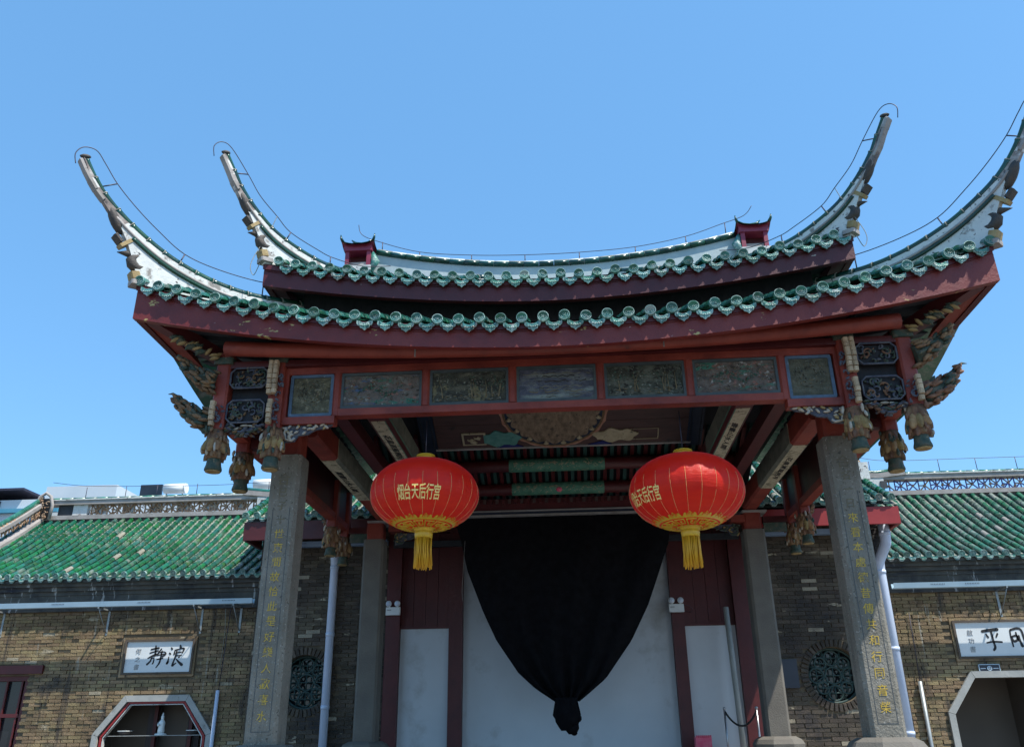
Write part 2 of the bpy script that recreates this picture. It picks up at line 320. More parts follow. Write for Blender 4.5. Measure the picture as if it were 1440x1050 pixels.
class MB:
    def __init__(s):
        s.v, s.f, s.m, s.s, s.t = [], [], [], [], []
        s.tone = 0.0
        s.mi = 0
        s.smooth = False

    def add(s, vs, fs):
        b = len(s.v)
        s.v += [tuple(v) for v in vs]
        for f in fs:
            s.f.append(tuple(i + b for i in f))
            s.m.append(s.mi)
            s.s.append(s.smooth)
            s.t.append(s.tone)
        return s

    def box(s, c, d, rot=None):
        x, y, z = (k / 2 for k in d)
        vs = [Vector((a * x, b * y, e * z)) for a in (-1, 1) for b in (-1, 1) for e in (-1, 1)]
        if rot is not None:
            vs = [rot @ v for v in vs]
        c = Vector(c)
        vs = [v + c for v in vs]
        return s.add(vs, [(0, 1, 3, 2), (4, 6, 7, 5), (0, 4, 5, 1), (2, 3, 7, 6), (0, 2, 6, 4), (1, 5, 7, 3)])

    def bb(s, x0, x1, y0, y1, z0, z1):
        return s.box(((x0 + x1) / 2, (y0 + y1) / 2, (z0 + z1) / 2), (abs(x1 - x0), abs(y1 - y0), abs(z1 - z0)))

    def cbox(s, c, d, ch, rot=None):
        """box with chamfered long edges along z"""
        x, y, z = (k / 2 for k in d)
        p = [(-x + ch, -y), (x - ch, -y), (x, -y + ch), (x, y - ch), (x - ch, y), (-x + ch, y), (-x, y - ch), (-x, -y + ch)]
        vs = [Vector((a, b, -z)) for a, b in p] + [Vector((a, b, z)) for a, b in p]
        if rot is not None:
            vs = [rot @ v for v in vs]
        c = Vector(c)
        n = 8
        return s.add([v + c for v in vs], [tuple(range(n - 1, -1, -1)), tuple(range(n, 2 * n))] + [(i, (i + 1) % n, (i + 1) % n + n, i + n) for i in range(n)])

    def prism(s, poly, o, ax, ay, az, th):
        """polygon in the plane (ax, ay) at o, extruded by th along az (both ways from the middle)"""
        o, ax, ay, az = Vector(o), Vector(ax), Vector(ay), Vector(az)
        n = len(poly)
        a = [o + ax * p[0] + ay * p[1] - az * (th / 2) for p in poly]
        b = [o + ax * p[0] + ay * p[1] + az * (th / 2) for p in poly]
        return s.add(a + b, [tuple(range(n - 1, -1, -1)), tuple(range(n, 2 * n))] + [(i, (i + 1) % n, (i + 1) % n + n, i + n) for i in range(n)])

    def tube(s, pts, r, n=8, caps=True, flat=None):
        pts = [Vector(p) for p in pts]
        k = len(pts)
        rs = r if isinstance(r, (list, tuple)) else [r] * k
        sm = s.smooth
        s.smooth = True
        vs = []
        ref = None
        for i, p in enumerate(pts):
            t = (pts[min(i + 1, k - 1)] - pts[max(i - 1, 0)])
            t = t.normalized() if t.length > 1e-9 else Vector((0, 0, 1))
            if ref is None:
                ref = Vector((0, 0, 1)) if abs(t.z) < .9 else Vector((1, 0, 0))
            u = t.cross(ref).normalized()
            v = u.cross(t).normalized()
            ref = v
            for j in range(n):
                a = 2 * PI * j / n
                vs.append(p + u * math.cos(a) * rs[i] + v * math.sin(a) * rs[i] * (flat or 1))
        fs = [(i * n + j, i * n + (j + 1) % n, (i + 1) * n + (j + 1) % n, (i + 1) * n + j) for i in range(k - 1) for j in range(n)]
        s.add(vs, fs)
        s.smooth = False
        if caps:
            b = len(s.v) - k * n
            for f in (tuple(range(n - 1, -1, -1)), tuple((k - 1) * n + j for j in range(n))):
                s.f.append(tuple(b + i for i in f))
                s.m.append(s.mi)
                s.s.append(False)
                s.t.append(s.tone)
        s.smooth = sm
        return s

    def lathe(s, prof, c=(0, 0, 0), n=16, rot=None, caps=True):
        c = Vector(c)
        vs = []
        for r, z in prof:
            for j in range(n):
                a = 2 * PI * j / n
                v = Vector((r * math.cos(a), r * math.sin(a), z))
                if rot is not None:
                    v = rot @ v
                vs.append(v + c)
        k = len(prof)
        sm = s.smooth
        s.smooth = True
        s.add(vs, [(i * n + j, i * n + (j + 1) % n, (i + 1) * n + (j + 1) % n, (i + 1) * n + j) for i in range(k - 1) for j in range(n)])
        s.smooth = False
        if caps:
            b = len(s.v) - k * n
            for f in (tuple(range(n - 1, -1, -1)), tuple((k - 1) * n + j for j in range(n))):
                s.f.append(tuple(b + i for i in f))
                s.m.append(s.mi)
                s.s.append(False)
                s.t.append(s.tone)
        s.smooth = sm
        return s

    def blob(s, c, d, rot=None, n=8, k=5):
        prof = [(max(.02, math.sin(PI * i / k)) * .5, -math.cos(PI * i / k) * .5) for i in range(k + 1)]
        m = Matrix.Diagonal(Vector(d))
        if rot is not None:
            m = rot @ m
        return s.lathe(prof, c, n, m)

    def grid(s, fn, nu, nv, th=None):
        vs = [fn(i / nu, j / nv) for i in range(nu + 1) for j in range(nv + 1)]
        q = nv + 1
        return s.add(vs, [(i * q + j, (i + 1) * q + j, (i + 1) * q + j + 1, i * q + j + 1) for i in range(nu) for j in range(nv)])

    def mesh(s, name, mats, origin):
        me = bpy.data.meshes.new(name)
        o = Vector(origin)
        me.from_pydata([tuple(Vector(v) - o) for v in s.v], [], s.f)
        ms = mats if isinstance(mats, (list, tuple)) else [mats]
        for m in ms:
            me.materials.append(m)
        me.polygons.foreach_set('material_index', s.m)
        me.polygons.foreach_set('use_smooth', s.s)
        if any(s.t):
            a = me.attributes.new('tone', 'FLOAT', 'FACE')
            a.data.foreach_set('value', s.t)
        me.update()
        return me

    def build(s, name, mats, parent=None, origin=None):
        if origin is None:
            xs, ys, zs = zip(*s.v)
            origin = ((min(xs) + max(xs)) / 2, (min(ys) + max(ys)) / 2, min(zs))
        return put(name, s.mesh(name, mats, origin), origin, parent)


def put(name, me, origin, parent=None, rot=None, scale=None):
    o = bpy.data.objects.new(name, me)
    COL.objects.link(o)
    origin = Vector(origin)
    W[o.name] = origin
    if parent is not None:
        o.parent = parent
        o.location = origin - W[parent.name]
    else:
        o.location = origin
    if rot is not None:
        o.rotation_euler = rot
    if scale is not None:
        o.scale = scale
    return o

def tag(o, label, cat, group=None):
    o['label'] = label
    o['category'] = cat
    if group:
        o['group'] = group
    return o

def thing(name, loc, label, cat, group=None):
    return tag(put(name, None, loc), label, cat, group)

def stuff(o):
    o['kind'] = 'stuff'
    return o

def structure(o):
    o['kind'] = 'structure'
    return o

def text_mesh(body, size, mt, weight=0.0, shear=0.0, xs=1.0, depth=.002):
    c = bpy.data.curves.new('lettering', 'FONT')
    c.body = body
    c.size = size
    c.align_x = 'CENTER'
    c.align_y = 'CENTER'
    c.offset = weight
    c.shear = shear
    c.extrude = depth
    c.resolution_u = 3
    o = bpy.data.objects.new('lettering', c)
    COL.objects.link(o)
    bpy.context.view_layer.update()
    me = bpy.data.meshes.new_from_object(o.evaluated_get(bpy.context.evaluated_depsgraph_get()))
    bpy.data.objects.remove(o)
    xsv = [v.co.x for v in me.vertices]
    ysv = [v.co.y for v in me.vertices]
    cx, cy = (min(xsv) + max(xsv)) / 2, (min(ysv) + max(ysv)) / 2
    for v in me.vertices:
        v.co = Vector(((v.co.x - cx) * xs, v.co.y - cy, v.co.z))
    me.materials.clear()
    me.materials.append(mt)
    me.name = 'character'
    return me

def to_wall(me, y, x, z, name, parent, side=-1):
    """stand a flat lettering mesh up on a wall that faces the camera (-y)"""
    return put(name, me, (x, y, z), parent, rot=(PI / 2, 0, 0))

def curls(mb, x0, x1, z0, z1, y, n, th=.03, r=.012, seed=0, mi=(0,), tx=1, ty=0):
    """carved scrollwork filling a rectangle: spirals, leaves and knobs standing proud of a backing.
    tx, ty is the direction of the rectangle's long side in plan"""
    rnd = random.Random(seed)
    def Q(a, b, d):
        return Vector((x0 * 0 + a * tx + (d * ty), y + a * ty - d * tx, b))
    for i in range(n):
        cx, cz = rnd.uniform(x0, x1), rnd.uniform(z0, z1)
        k = rnd.random()
        mb.mi = rnd.choice(mi)
        sz = rnd.uniform(.025, .06)
        if k < .55:
            a0, tw = rnd.uniform(0, 2 * PI), rnd.choice((-1, 1)) * rnd.uniform(3.2, 5)
            pts = []
            for j in range(8):
                q = j / 7
                rr = sz * (1 - .75 * q)
                px = min(max(cx + rr * math.cos(a0 + tw * q), x0), x1)
                pz = min(max(cz + rr * math.sin(a0 + tw * q), z0), z1)
                pts.append(Q(px, pz, th * .6 + .012 * q))
            mb.tube(pts, [r * (1.1 - .6 * j / 7) for j in range(8)], 5)
        else:
            rot = Matrix.Rotation(rnd.uniform(0, PI), 3, 'Y')
            mb.blob(Q(cx, cz, th * .5), (sz * 1.1, .03 + .02 * rnd.random(), sz * .5), rot, 6, 4)
    mb.mi = 0

# ------------------------------------------------------------------ ground
def ground():
    m = MB()
    m.bb(-400, 400, -400, 400, -1.9, -1.6)
    structure(m.build('ground', M['slab'], None, (0, 0, -1.6)))
ground()

# ================================================================== THE STAGE PAVILION
ST = thing('stage_pavilion', (0, 0, -1.6), 'open stage pavilion with upswept double green tiled roof, red carved frieze and stone columns', 'pavilion')

def zl(x): return 3.83 + .27 * (abs(x) / 3) ** 2.3            # centre of the round eave tiles, lower roof
def zlf(x): return 3.53 + .25 * (abs(x) / 3) ** 1.9           # lower edge of its fascia
def zu(x): return 4.83 + .29 * (abs(x) / 3) ** 2
def zuf(x): return 4.52 + .29 * (abs(x) / 3) ** 1.8

# platform and floor
m = MB()
m.bb(-4.1, 4.1, -1.0, 5.75, -1.6, -.72)
m.build('platform', M['granite_warm'], ST)
k = 0
for i in range(10):
    m = MB()
    m.bb(-4.15 + .83 * i + .004, -4.15 + .83 * (i + 1) - .004, -1.1, 5.75, -.716, -.6)
    m.build('floor_slab', M['stage_floor'], ST)

# columns -------------------------------------------------------------
LTXT = '合已子十世東間故恰此是好樂人歡喜水'
RTXT = '合名一日來看本處德昔傳共和行同音榮'
def column(x, y, txt, front=True):
    m = MB()
    m.cbox((x, y, (2.9 - .06) / 2), (.33, .33, 2.9 + .06), .035)
    c = m.build('column', M['granite'] if front else M['granite_warm'], ST, (x, y, -.06))
    m = MB()
    m.lathe([(.30, -.6), (.34, -.5), (.31, -.42), (.30, -.3), (.36, -.22), (.37, -.16), (.33, -.1), (.25, -.06)], (x, y, 0), 8, Matrix.Rotation(PI / 8, 3, 'Z'))
    for i in range(len(m.s)):
        m.s[i] = False
    m.build('column_base', M['granite_warm'], c)
    m = MB()
    m.cbox((x, y, 3.05), (.27, .27, .32), .03)
    m.build('column_head', M['red'], c)
    if txt:
        m = MB()
        yy = y - .167
        for (a, b, e, d) in ((x - .095, x - .089, .06, 2.3), (x + .089, x + .095, .06, 2.3)):
            m.bb(a, b, yy, yy + .004, e, d)
        m.bb(x - .095, x + .095, yy, yy + .004, .054, .06)
        m.build('incised_border', M['groove'], c)
        n = len(txt)
        for i, ch in enumerate(txt):
            z = 2.62 - i * (2.62 - .2) / (n - 1)
            faint = i < 4
            me = text_mesh(ch, .108 if i else .15, M['faint_text'] if faint else M['gold_text'], 0, .06, 1.0, depth=.0015)
            o = put('character', me, (x, y - .1675, z), c, rot=(PI / 2, 0, 0))
    return c
column(-3.03, 0, LTXT)
column(2.99, 0, RTXT)
column(-3.05, 4.45, None, False)
column(2.94, 4.45, None, False)
for (x, y) in ((-3.05, 4.45), (2.94, 4.45)):
    m = MB()
    m.tube([(x, y, 2.0), (x, y, 2.02)], .001, 4)

# frieze ------------------------------------------------------------
FY = -.8
fr = put('frieze', None, (0, FY, 3.1), ST)
m = MB(); m.bb(-2.33, 2.33, FY + .0, FY + .13, 3.10, 3.175); m.build('bottom_rail', M['red'], fr)
m = MB(); m.bb(-2.9, 2.9, FY + .0, FY + .13, 3.585, 3.66); m.build('top_rail', M['red'], fr)
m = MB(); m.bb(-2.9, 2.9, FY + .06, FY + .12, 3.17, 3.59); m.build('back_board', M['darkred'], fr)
for s in (-1, 1):
    m = MB(); m.bb(s * 2.335, s * 2.9, FY - .004, FY + .13, 3.02, 3.10); m.build('bottom_rail', M['red'], fr)
    m = MB(); m.bb(s * 2.86, s * 2.905, FY - .002, FY + .128, 3.1, 3.585); m.build('stile', M['red'], fr)
for x in (-2.33, -1.38, -.46, .46, 1.38, 2.33):
    m = MB(); m.cbox((x, FY + .05, 3.3825 if abs(x) < 2 else 3.345), (.085, .11, .405 if abs(x) < 2 else .485), .02)
    m.build('stile', M['red'], fr)
pi_ = 0
def painted_panel(x0, x1, z0, z1, mt, border):
    m = MB()
    sd_ = int(abs(x0) * 100)
    def f(u, v):
        x, z = x0 + (x1 - x0) * u, z0 + (z1 - z0) * v
        e = min(u, 1 - u, v, 1 - v)
        h = .016 * mnoise.noise(Vector((x * 9, z * 14, sd_))) + .010 * mnoise.noise(Vector((x * 26, z * 34, sd_)))
        return (x, FY + .035 - max(0, h) * min(1, e * 9) * 1.4, z)
    m.smooth = True
    m.grid(f, 44, 22)
    p = m.build('painted_panel', mt, fr)
    m = MB()
    w_ = .02
    y0, y1 = FY + .015, FY + .05
    m.bb(x0 - .004, x1 + .004, y0, y1, z1 - w_, z1 + .012)
    m.bb(x0 - .004, x1 + .004, y0, y1, z0 - .012, z0 + w_)
    m.bb(x0 - .012, x0 + w_, y0 + .002, y1, z0, z1)
    m.bb(x1 - w_, x1 + .012, y0 + .002, y1, z0, z1)
    m.build('panel_border', border, p)
PX = [(-2.83, -2.385), (-2.28, -1.43), (-1.33, -.51), (-.41, .41), (.51, 1.33), (1.43, 2.28), (2.385, 2.83)]
def relief(x0, x1, z0, z1, kind, seed):
    """low carved figures on a frieze panel: 0 medallion swirl, 1 sinuous dragon-like body in cloud, 2 trees and rocks, 3 waves"""
    rnd = random.Random(seed)
    m = MB()
    cx, cz, w2, h2 = (x0 + x1) / 2, (z0 + z1) / 2, (x1 - x0) / 2 - .04, (z1 - z0) / 2 - .04
    yb = FY + .028
    def bl(x, z, a, b, ang, mi):
        m.mi = mi
        m.blob((min(max(x, cx - w2), cx + w2), yb, min(max(z, cz - h2), cz + h2)), (a, .018, b), Matrix.Rotation(ang, 3, 'Y'), 6, 3)
    if kind == 0:
        for i in range(90):
            a = rnd.uniform(0, 2 * PI); q = rnd.choice((.45, .7, .95)) * min(w2, h2)
            bl(cx + q * math.cos(a), cz + q * math.sin(a), .03, .010, -a + PI / 2, rnd.choice((0, 2, 2, 3)))
    elif kind == 1:
        m.mi = 1
        pts = [(cx - w2 * .55 + w2 * 1.1 * t, yb, cz + h2 * .35 * math.sin(t * 7)) for t in [i / 20 for i in range(21)]]
        for p in pts:
            for _ in range(3):
                bl(p[0] + rnd.uniform(-.03, .03), p[2] * 1 + rnd.uniform(-.025, .025), rnd.uniform(.02, .04), rnd.uniform(.008, .014), rnd.uniform(-.8, .8), rnd.choice((1, 1, 1, 2)))
        for i in range(130):
            bl(cx + rnd.uniform(-1, 1) * w2, cz + rnd.uniform(-1, 1) * h2, rnd.uniform(.015, .045), rnd.uniform(.006, .013), rnd.uniform(-.6, .6), rnd.choice((4, 2, 3, 0, 2)))
    elif kind == 2:
        for k in range(7):
            tx = cx + rnd.uniform(-1, 1) * w2 * .9
            m.mi = 3
            m.tube([(tx, yb, cz - h2 * .8), (tx + rnd.uniform(-.03, .03), yb, cz), (tx + rnd.uniform(-.05, .05), yb, cz + h2 * .6)], [.008, .006, .003], 4)
            for i in range(22):
                bl(tx + rnd.gauss(0, .05), cz + h2 * .3 + rnd.gauss(0, .06), rnd.uniform(.012, .03), .008, rnd.uniform(-.5, .5), rnd.choice((0, 0, 1, 2)))
        for i in range(40):
            bl(cx + rnd.uniform(-1, 1) * w2, cz - h2 * rnd.uniform(.5, 1), .04, .010, rnd.uniform(-.3, .3), rnd.choice((2, 3)))
    else:
        for k in range(11):
            zz = cz + h2 * (-.95 + 1.9 * k / 10)
            m.mi = rnd.choice((2, 5, 5, 0)) if k > 4 else rnd.choice((2, 3, 5))
            xa = cx - w2 * rnd.uniform(.4, 1); xb = cx + w2 * rnd.uniform(.4, 1)
            m.tube([(xa + (xb - xa) * t / 16, yb + .004, zz + .008 * math.sin(t * 1.7 + k)) for t in range(17)], .006, 4)
    stuff(m.build('relief_carving', [M['relief_dark'], M['relief_green'], M['relief_grey'], M['relief_tan'], M['relief_rose'], M['relief_blue']], fr))
for i, (a, b) in enumerate(PX):
    relief(a, b, 3.19, 3.57, (0, 1, 2, 3, 2, 1, 0)[i], 200 + i)
for i, (a, b) in enumerate(PX):
    sq = i in (0, 6)
    painted_panel(a, b, 3.12 if sq else 3.19, 3.57, PAINT[i], M['frame_blue'] if sq else M['frame_slate'])

# round eave purlin above the frieze
m = MB()
m.tube([(x / 10, -1.02, 3.685 + .13 * (abs(x) / 34) ** 2) for x in range(-35, 36, 2)], .08, 12)
m.build('eave_purlin', M['red'], ST)
m = MB()
m.bb(-3.6, 3.6, -.86, -.72, 3.662, 3.735)
m.build('purlin_plate', M['darkred'], ST)
# two pale conduit clips on the purlin
for x in (-1.45, 1.1):
    m = MB(); m.bb(x, x + .012, -1.122, -1.10, 3.6, 3.78); m.build('cable_clip', M['moulding'], ST)

# hanging posts with lotus finials --------------------------------------
def petal_mesh(wd, ht, out, mt, name):
    m = MB()
    m.smooth = True
    nu, nv = 6, 6
    def f(u, v, inner=0):
        a = (u - .5) * 2
        prof = math.sin(PI * min(1, .12 + .88 * v) * .92) ** .6
        x = a * wd * .42 * (.55 + .45 * prof if v < .9 else prof * .95)
        z = -ht * 1.15 * v - .12 * ht * (1 - a * a) * v
        y = -(out * (.9 * math.sin(PI * v * .8) + .45 * v ** 3) * (1 - .9 * a * a) - .008 * (1 - abs(a)) ** 3 * 0) + inner
        return (x, y, z)
    m.grid(f, nu, nv)
    m.grid(lambda u, v: f(1 - u, v, .012), nu, nv)
    return m.mesh(name, mt, (0, 0, 0))
PET = {}
for key, a in {'a': (.085, .11, .035, M['woodbrown']), 'b': (.105, .135, .05, M['woodochre']), 'c': (.08, .10, .04, M['woodbrown'])}.items():
    PET[key] = petal_mesh(*a, 'lotus_petal')

def hanging_post(x, y, ztop, zl0=2.97, w_=.155):
    m = MB()
    m.cbox((x, y, (ztop + zl0) / 2), (w_, w_, ztop - zl0), .02)
    p = m.build('hanging_post', M['red'], ST)
    m = MB()
    m.lathe([(.09, zl0), (.10, zl0 - .1), (.11, zl0 - .2), (.085, zl0 - .30), (.07, zl0 - .31)], (x, y, 0), 12)
    m.mi = 0
    m.build('lotus_core', M['woodbrown'], p)
    for key, rr, dz, n, off in (('a', .075, .01, 9, 0), ('b', .085, -.08, 9, .35), ('c', .07, -.19, 8, .1)):
        for i in range(n):
            a = 2 * PI * i / n + off
            put('lotus_petal', PET[key], (x + rr * math.cos(a), y + rr * math.sin(a), zl0 + dz), p,
                rot=(random.uniform(-.1, .12), 0, a + PI / 2), scale=(1, 1, random.uniform(.9, 1.1)))
    m = MB()
    rnd = random.Random(int(x * 31 + y * 17))
    for i in range(26):
        a = rnd.uniform(0, 2 * PI); zz = zl0 - rnd.choice((.02, .10, .12, .21, .25)) + rnd.uniform(-.02, .02)
        q = rnd.uniform(.10, .135)
        m.mi = rnd.choice((0, 1, 2))
        m.blob((x + q * math.cos(a), y + q * math.sin(a), zz), (.035, .035, rnd.uniform(.06, .11)), Matrix.Rotation(a, 3, 'Z') @ Matrix.Rotation(rnd.uniform(-.5, .1), 3, 'Y'), 6, 4)
    stuff(m.build('leaf_tips', [M['woodbrown'], M['woodpale'], M['woodgreen']], p))
    m = MB()
    m.lathe([(.065, zl0 - .27), (.072, zl0 - .33), (.076, zl0 - .37), (.088, zl0 - .41), (.088, zl0 - .43), (.078, zl0 - .435), (.07, zl0 - .43)], (x, y, 0), 16)
    m.build('lotus_cup', M['woodgreen'], p)
    m = MB()
    m.lathe([(.078, zl0 - .436), (.078, zl0 - .444), (.035, zl0 - .441), (.03, zl0 - .43)], (x, y, 0), 16)
    m.build('cup_rim', M['ochre'], p)
    # painted capital band
    m = MB()
    m.cbox((x, y, 3.80 - .06), (w_ + .05, w_ + .05, .075), .015)
    m.build('capital', M['woodgreen'], p)
    return p
POSTS = []
for s in (-1, 1):
    for (px, py) in ((2.97, -.8), (3.57, -.8), (3.58, -.02), (3.57, 3.7), (3.57, 4.45)):
        POSTS.append(hanging_post(s * px, py, 3.84))

def block_stack(x, y, z0, n, cols=2):
    st = put('carved_block_stack', None, (x, y, z0), ST)
    bm = MB(); bm.cbox((0, 0, 0), (.052, .075, .05), .012)
    me = BLK
    for i in range(n):
        for j in range(cols):
            put('carved_block', me, (x + (j - (cols - 1) / 2) * .054, y + random.uniform(-.006, .006) - .02 * math.sin(PI * (i + .5) / n), z0 + i * .054 + .027), st,
                rot=(random.uniform(-.08, .08), 0, random.uniform(-.05, .05)))
bm = MB(); bm.cbox((0, 0, 0), (.05, .07, .048), .012)
BLK = bm.mesh('carved_block', M['blockpale'], (0, 0, 0))
for s in (-1, 1):
    block_stack(s * 2.99, -.925, 3.32, 7, 2)
    block_stack(s * 2.99, -.925, 2.99, 5, 1)
    block_stack(s * 3.60, -.925, 2.99, 5, 1)
    for (x, z0, z1) in ((2.93, 3.30, 3.70), (2.94, 2.98, 3.26), (3.54, 2.98, 3.25)):
        m = MB()
        curls(m, x - .05, x + .05, z0, z1, -.9, 10, .03, .012, seed=int(x * 100 + z0 * 10))
        for i in range(len(m.v)):
            m.v[i] = (m.v[i][0] * s, m.v[i][1], m.v[i][2])
        m.build('carved_side_scroll', M['woodgrey'], ST)

def openwork(x0, x1, z0, z1, y, seed, mt=('woodgrey', 'woodgreen', 'woodbrown'), n=34, tx=1, ty=0, name='carved_openwork_panel'):
    """framed pierced carving; runs along x (tx=1) or along y (ty=1)"""
    p = put(name, None, ((x0 + x1) / 2, y, z0) if tx else (y, (x0 + x1) / 2, z0), ST)
    def V(a, b, d):
        return (a, y - d, b) if tx else (y - d, a, b)
    m = MB()
    ch = .05
    loop = [(x0 + ch, z0), (x1 - ch, z0), (x1, z0 + ch), (x1, z1 - ch), (x1 - ch, z1), (x0 + ch, z1), (x0, z1 - ch), (x0, z0 + ch), (x0 + ch, z0)]
    m.tube([V(a, b, .035) for a, b in loop], .011, 6, False)
    m.build('carved_frame', M['woodgrey'], p)
    m = MB()
    if tx:
        m.bb(x0 + .01, x1 - .01, y, y + .012, z0 + .01, z1 - .01)
    else:
        m.bb(y, y + .012, x0 + .01, x1 - .01, z0 + .01, z1 - .01)
    m.build('backing', M['void'], p)
    m = MB()
    if tx:
        curls(m, x0 + .02, x1 - .02, z0 + .02, z1 - .02, y, n, .03, .011, seed, (0, 1, 2))
    else:
        rnd = random.Random(seed)
        for i in range(n):
            a, b = rnd.uniform(x0, x1), rnd.uniform(z0, z1)
            m.mi = rnd.choice((0, 1, 2))
            m.blob((y - .02, a, b), (.03, .07, .035), Matrix.Rotation(rnd.uniform(0, PI), 3, 'X'), 6, 4)
    stuff(m.build('carving', [M[q] for q in mt], p))
for s in (-1, 1):
    a, b = sorted((s * 3.08, s * 3.48))
    openwork(a, b, 3.43, 3.66, -.82, 11 + s, n=30)
    openwork(a, b, 3.04, 3.29, -.82, 21 + s, n=40)
    # dark boards between the posts
    m = MB(); m.bb(a, b, -.76, -.74, 3.0, 3.75); m.build('post_infill_board', M['void'], ST)
    # scalloped apron under the lower openwork
    m = MB()
    for i in range(5):
        q = a + (b - a) * (i + .5) / 5
        m.blob((q, -.82, 3.0 - .02 * math.sin(i * 2)), (.11, .05, .028), Matrix.Rotation((i - 2) * .25, 3, 'Y'), 8, 4)
    m.build('scalloped_apron', M['woodpale'], ST)
    m = MB()
    rnd = random.Random(70 + s)
    for i in range(60):
        q = rnd.random()
        m.mi = rnd.choice((0, 1, 2, 2))
        m.blob((a + (b - a) * q, -.84 + rnd.uniform(-.03, .05), 2.90 + .10 * abs(2 * q - 1) + rnd.uniform(-.03, .06)), (rnd.uniform(.05, .10), .05, .028), Matrix.Rotation(rnd.uniform(-.7, .7), 3, 'Y'), 6, 4)
    stuff(m.build('hanging_leaf_carving', [M['woodbrown'], M['woodgreen'], M['woodgrey']], ST))
    # tie beams between posts, along the side
    for (y0, y1) in ((-.7, -.12), (.08, 3.6), (3.8, 4.35)):
        m = MB(); m.bb(s * 3.50, s * 3.64, y0, y1, 3.07, 3.17); m.build('side_tie_beam', M['red'], ST)
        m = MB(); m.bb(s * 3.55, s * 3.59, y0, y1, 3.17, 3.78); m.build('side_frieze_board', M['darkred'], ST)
    m = MB(); m.bb(s * 3.16, s * 3.5, -.06, .06, 3.02, 3.12); m.build('side_tie_beam', M['darkred'], ST)
    m = MB(); m.bb(s * 3.12, s * 3.5, 4.4, 4.5, 3.02, 3.12); m.build('side_tie_beam', M['darkred'], ST)
    m = MB(); m.bb(s * 2.95, s * 3.0, -.72, -.14, 3.05, 3.14); m.build('side_tie_beam', M['darkred'], ST)
    # carved corbel under the square panel (between post and bottom rail)
    def corbel(x0, sx, y, z, mt, seed, name='carved_corbel'):
        m = MB()
        sh = [(0, 0), (.52, 0), (.46, -.035), (.34, -.05), (.26, -.10), (.16, -.11), (.12, -.17), (0, -.18)]
        m.prism(sh, (x0, y, z), (sx, 0, 0), (0, 0, 1), (0, 1, 0), .03)
        rnd = random.Random(seed)
        m.mi = 1
        for i in range(26):
            q = rnd.random() ** 1.4 * .48
            zz = -rnd.random() * (.17 - .3 * q)
            m.mi = rnd.choice((1, 1, 2))
            m.blob((x0 + sx * q, y - .03, z + zz), (.05 + .03 * rnd.random(), .035, .026), Matrix.Rotation(rnd.uniform(-1, 1), 3, 'Y'), 6, 4)
        m.mi = 1
        m.tube([(x0 + sx * a, y - .03, z + b) for a, b in ((.03, -.02), (.015, -.08), (.03, -.155), (.10, -.165), (.13, -.14))], .014, 6)
        m.build(name, [M['woodgrey'], M[mt], M['ochre']], ST)
    corbel(s * 2.88, -s, FY + .06, 3.018, 'woodpale', 5 + s)
    corbel(s * 2.72, s * -1, 4.4, 3.0, 'woodgreen', 9 + s, 'inner_corbel')
    m = MB(); m.bb(s * 3.1, s * 3.45, 4.33, 4.37, 2.86, 3.0)
    m.build('inner_corbel', M['woodgreen'], ST)
    # projecting carved phoenix heads at the outer post, two tiers
    def phoenix(x0, y, z, sx, L, seed):
        rnd = random.Random(seed)
        p = put('carved_phoenix_bracket', None, (x0, y, z), ST)
        spine = [(x0 + sx * L * q, y - .03 * q, z + .08 + L * (.15 * q + .48 * q ** 2)) for q in (0, .25, .5, .75, 1)]
        m = MB(); m.tube(spine, [.10, .10, .075, .05, .02], 8, flat=1.0); m.build('neck', M['woodgreen'], p)
        m = MB()
        for i in range(90):
            q = rnd.random()
            b = Vector((x0 + sx * L * q, y - .03 * q, z + .08 + L * (.15 * q + .48 * q * q)))
            rad = .135 * (1 - .55 * q) * rnd.uniform(.8, 1.1)
            a = rnd.uniform(-2.6, 2.6)
            off = Vector((0, -math.cos(a) * rad, math.sin(a) * rad))
            m.mi = rnd.choice((0, 1, 1, 2))
            rot = Matrix.Rotation(-sx * rnd.uniform(.1, 1.0), 3, 'Y')
            m.blob(b + off, (.13 * (1.1 - .4 * q), .05, .040), rot, 6, 4)
        stuff(m.build('plumage', [M['woodbrown'], M['woodbrown'], M['woodgreen']], p))
        m = MB()
        for i in range(4):
            qq = .5 + .15 * i
            b = Vector((x0 + sx * L * qq, y - .03, z + .08 + L * (.15 * qq + .48 * qq ** 2) + .05))
            m.tube([b, b + Vector((sx * .05, 0, .035)), b + Vector((sx * .10, 0, .03))], [.02, .014, .003], 5)
        m.build('crest', M['woodgreen'], p)
    phoenix(s * 3.66, -.8, 3.0, s, .42, 3 + s)
    phoenix(s * 3.64, -.86, 3.42, s, .40, 13 + s)
    phoenix(s * 3.62, 4.45, 2.98, s, .28, 23 + s)

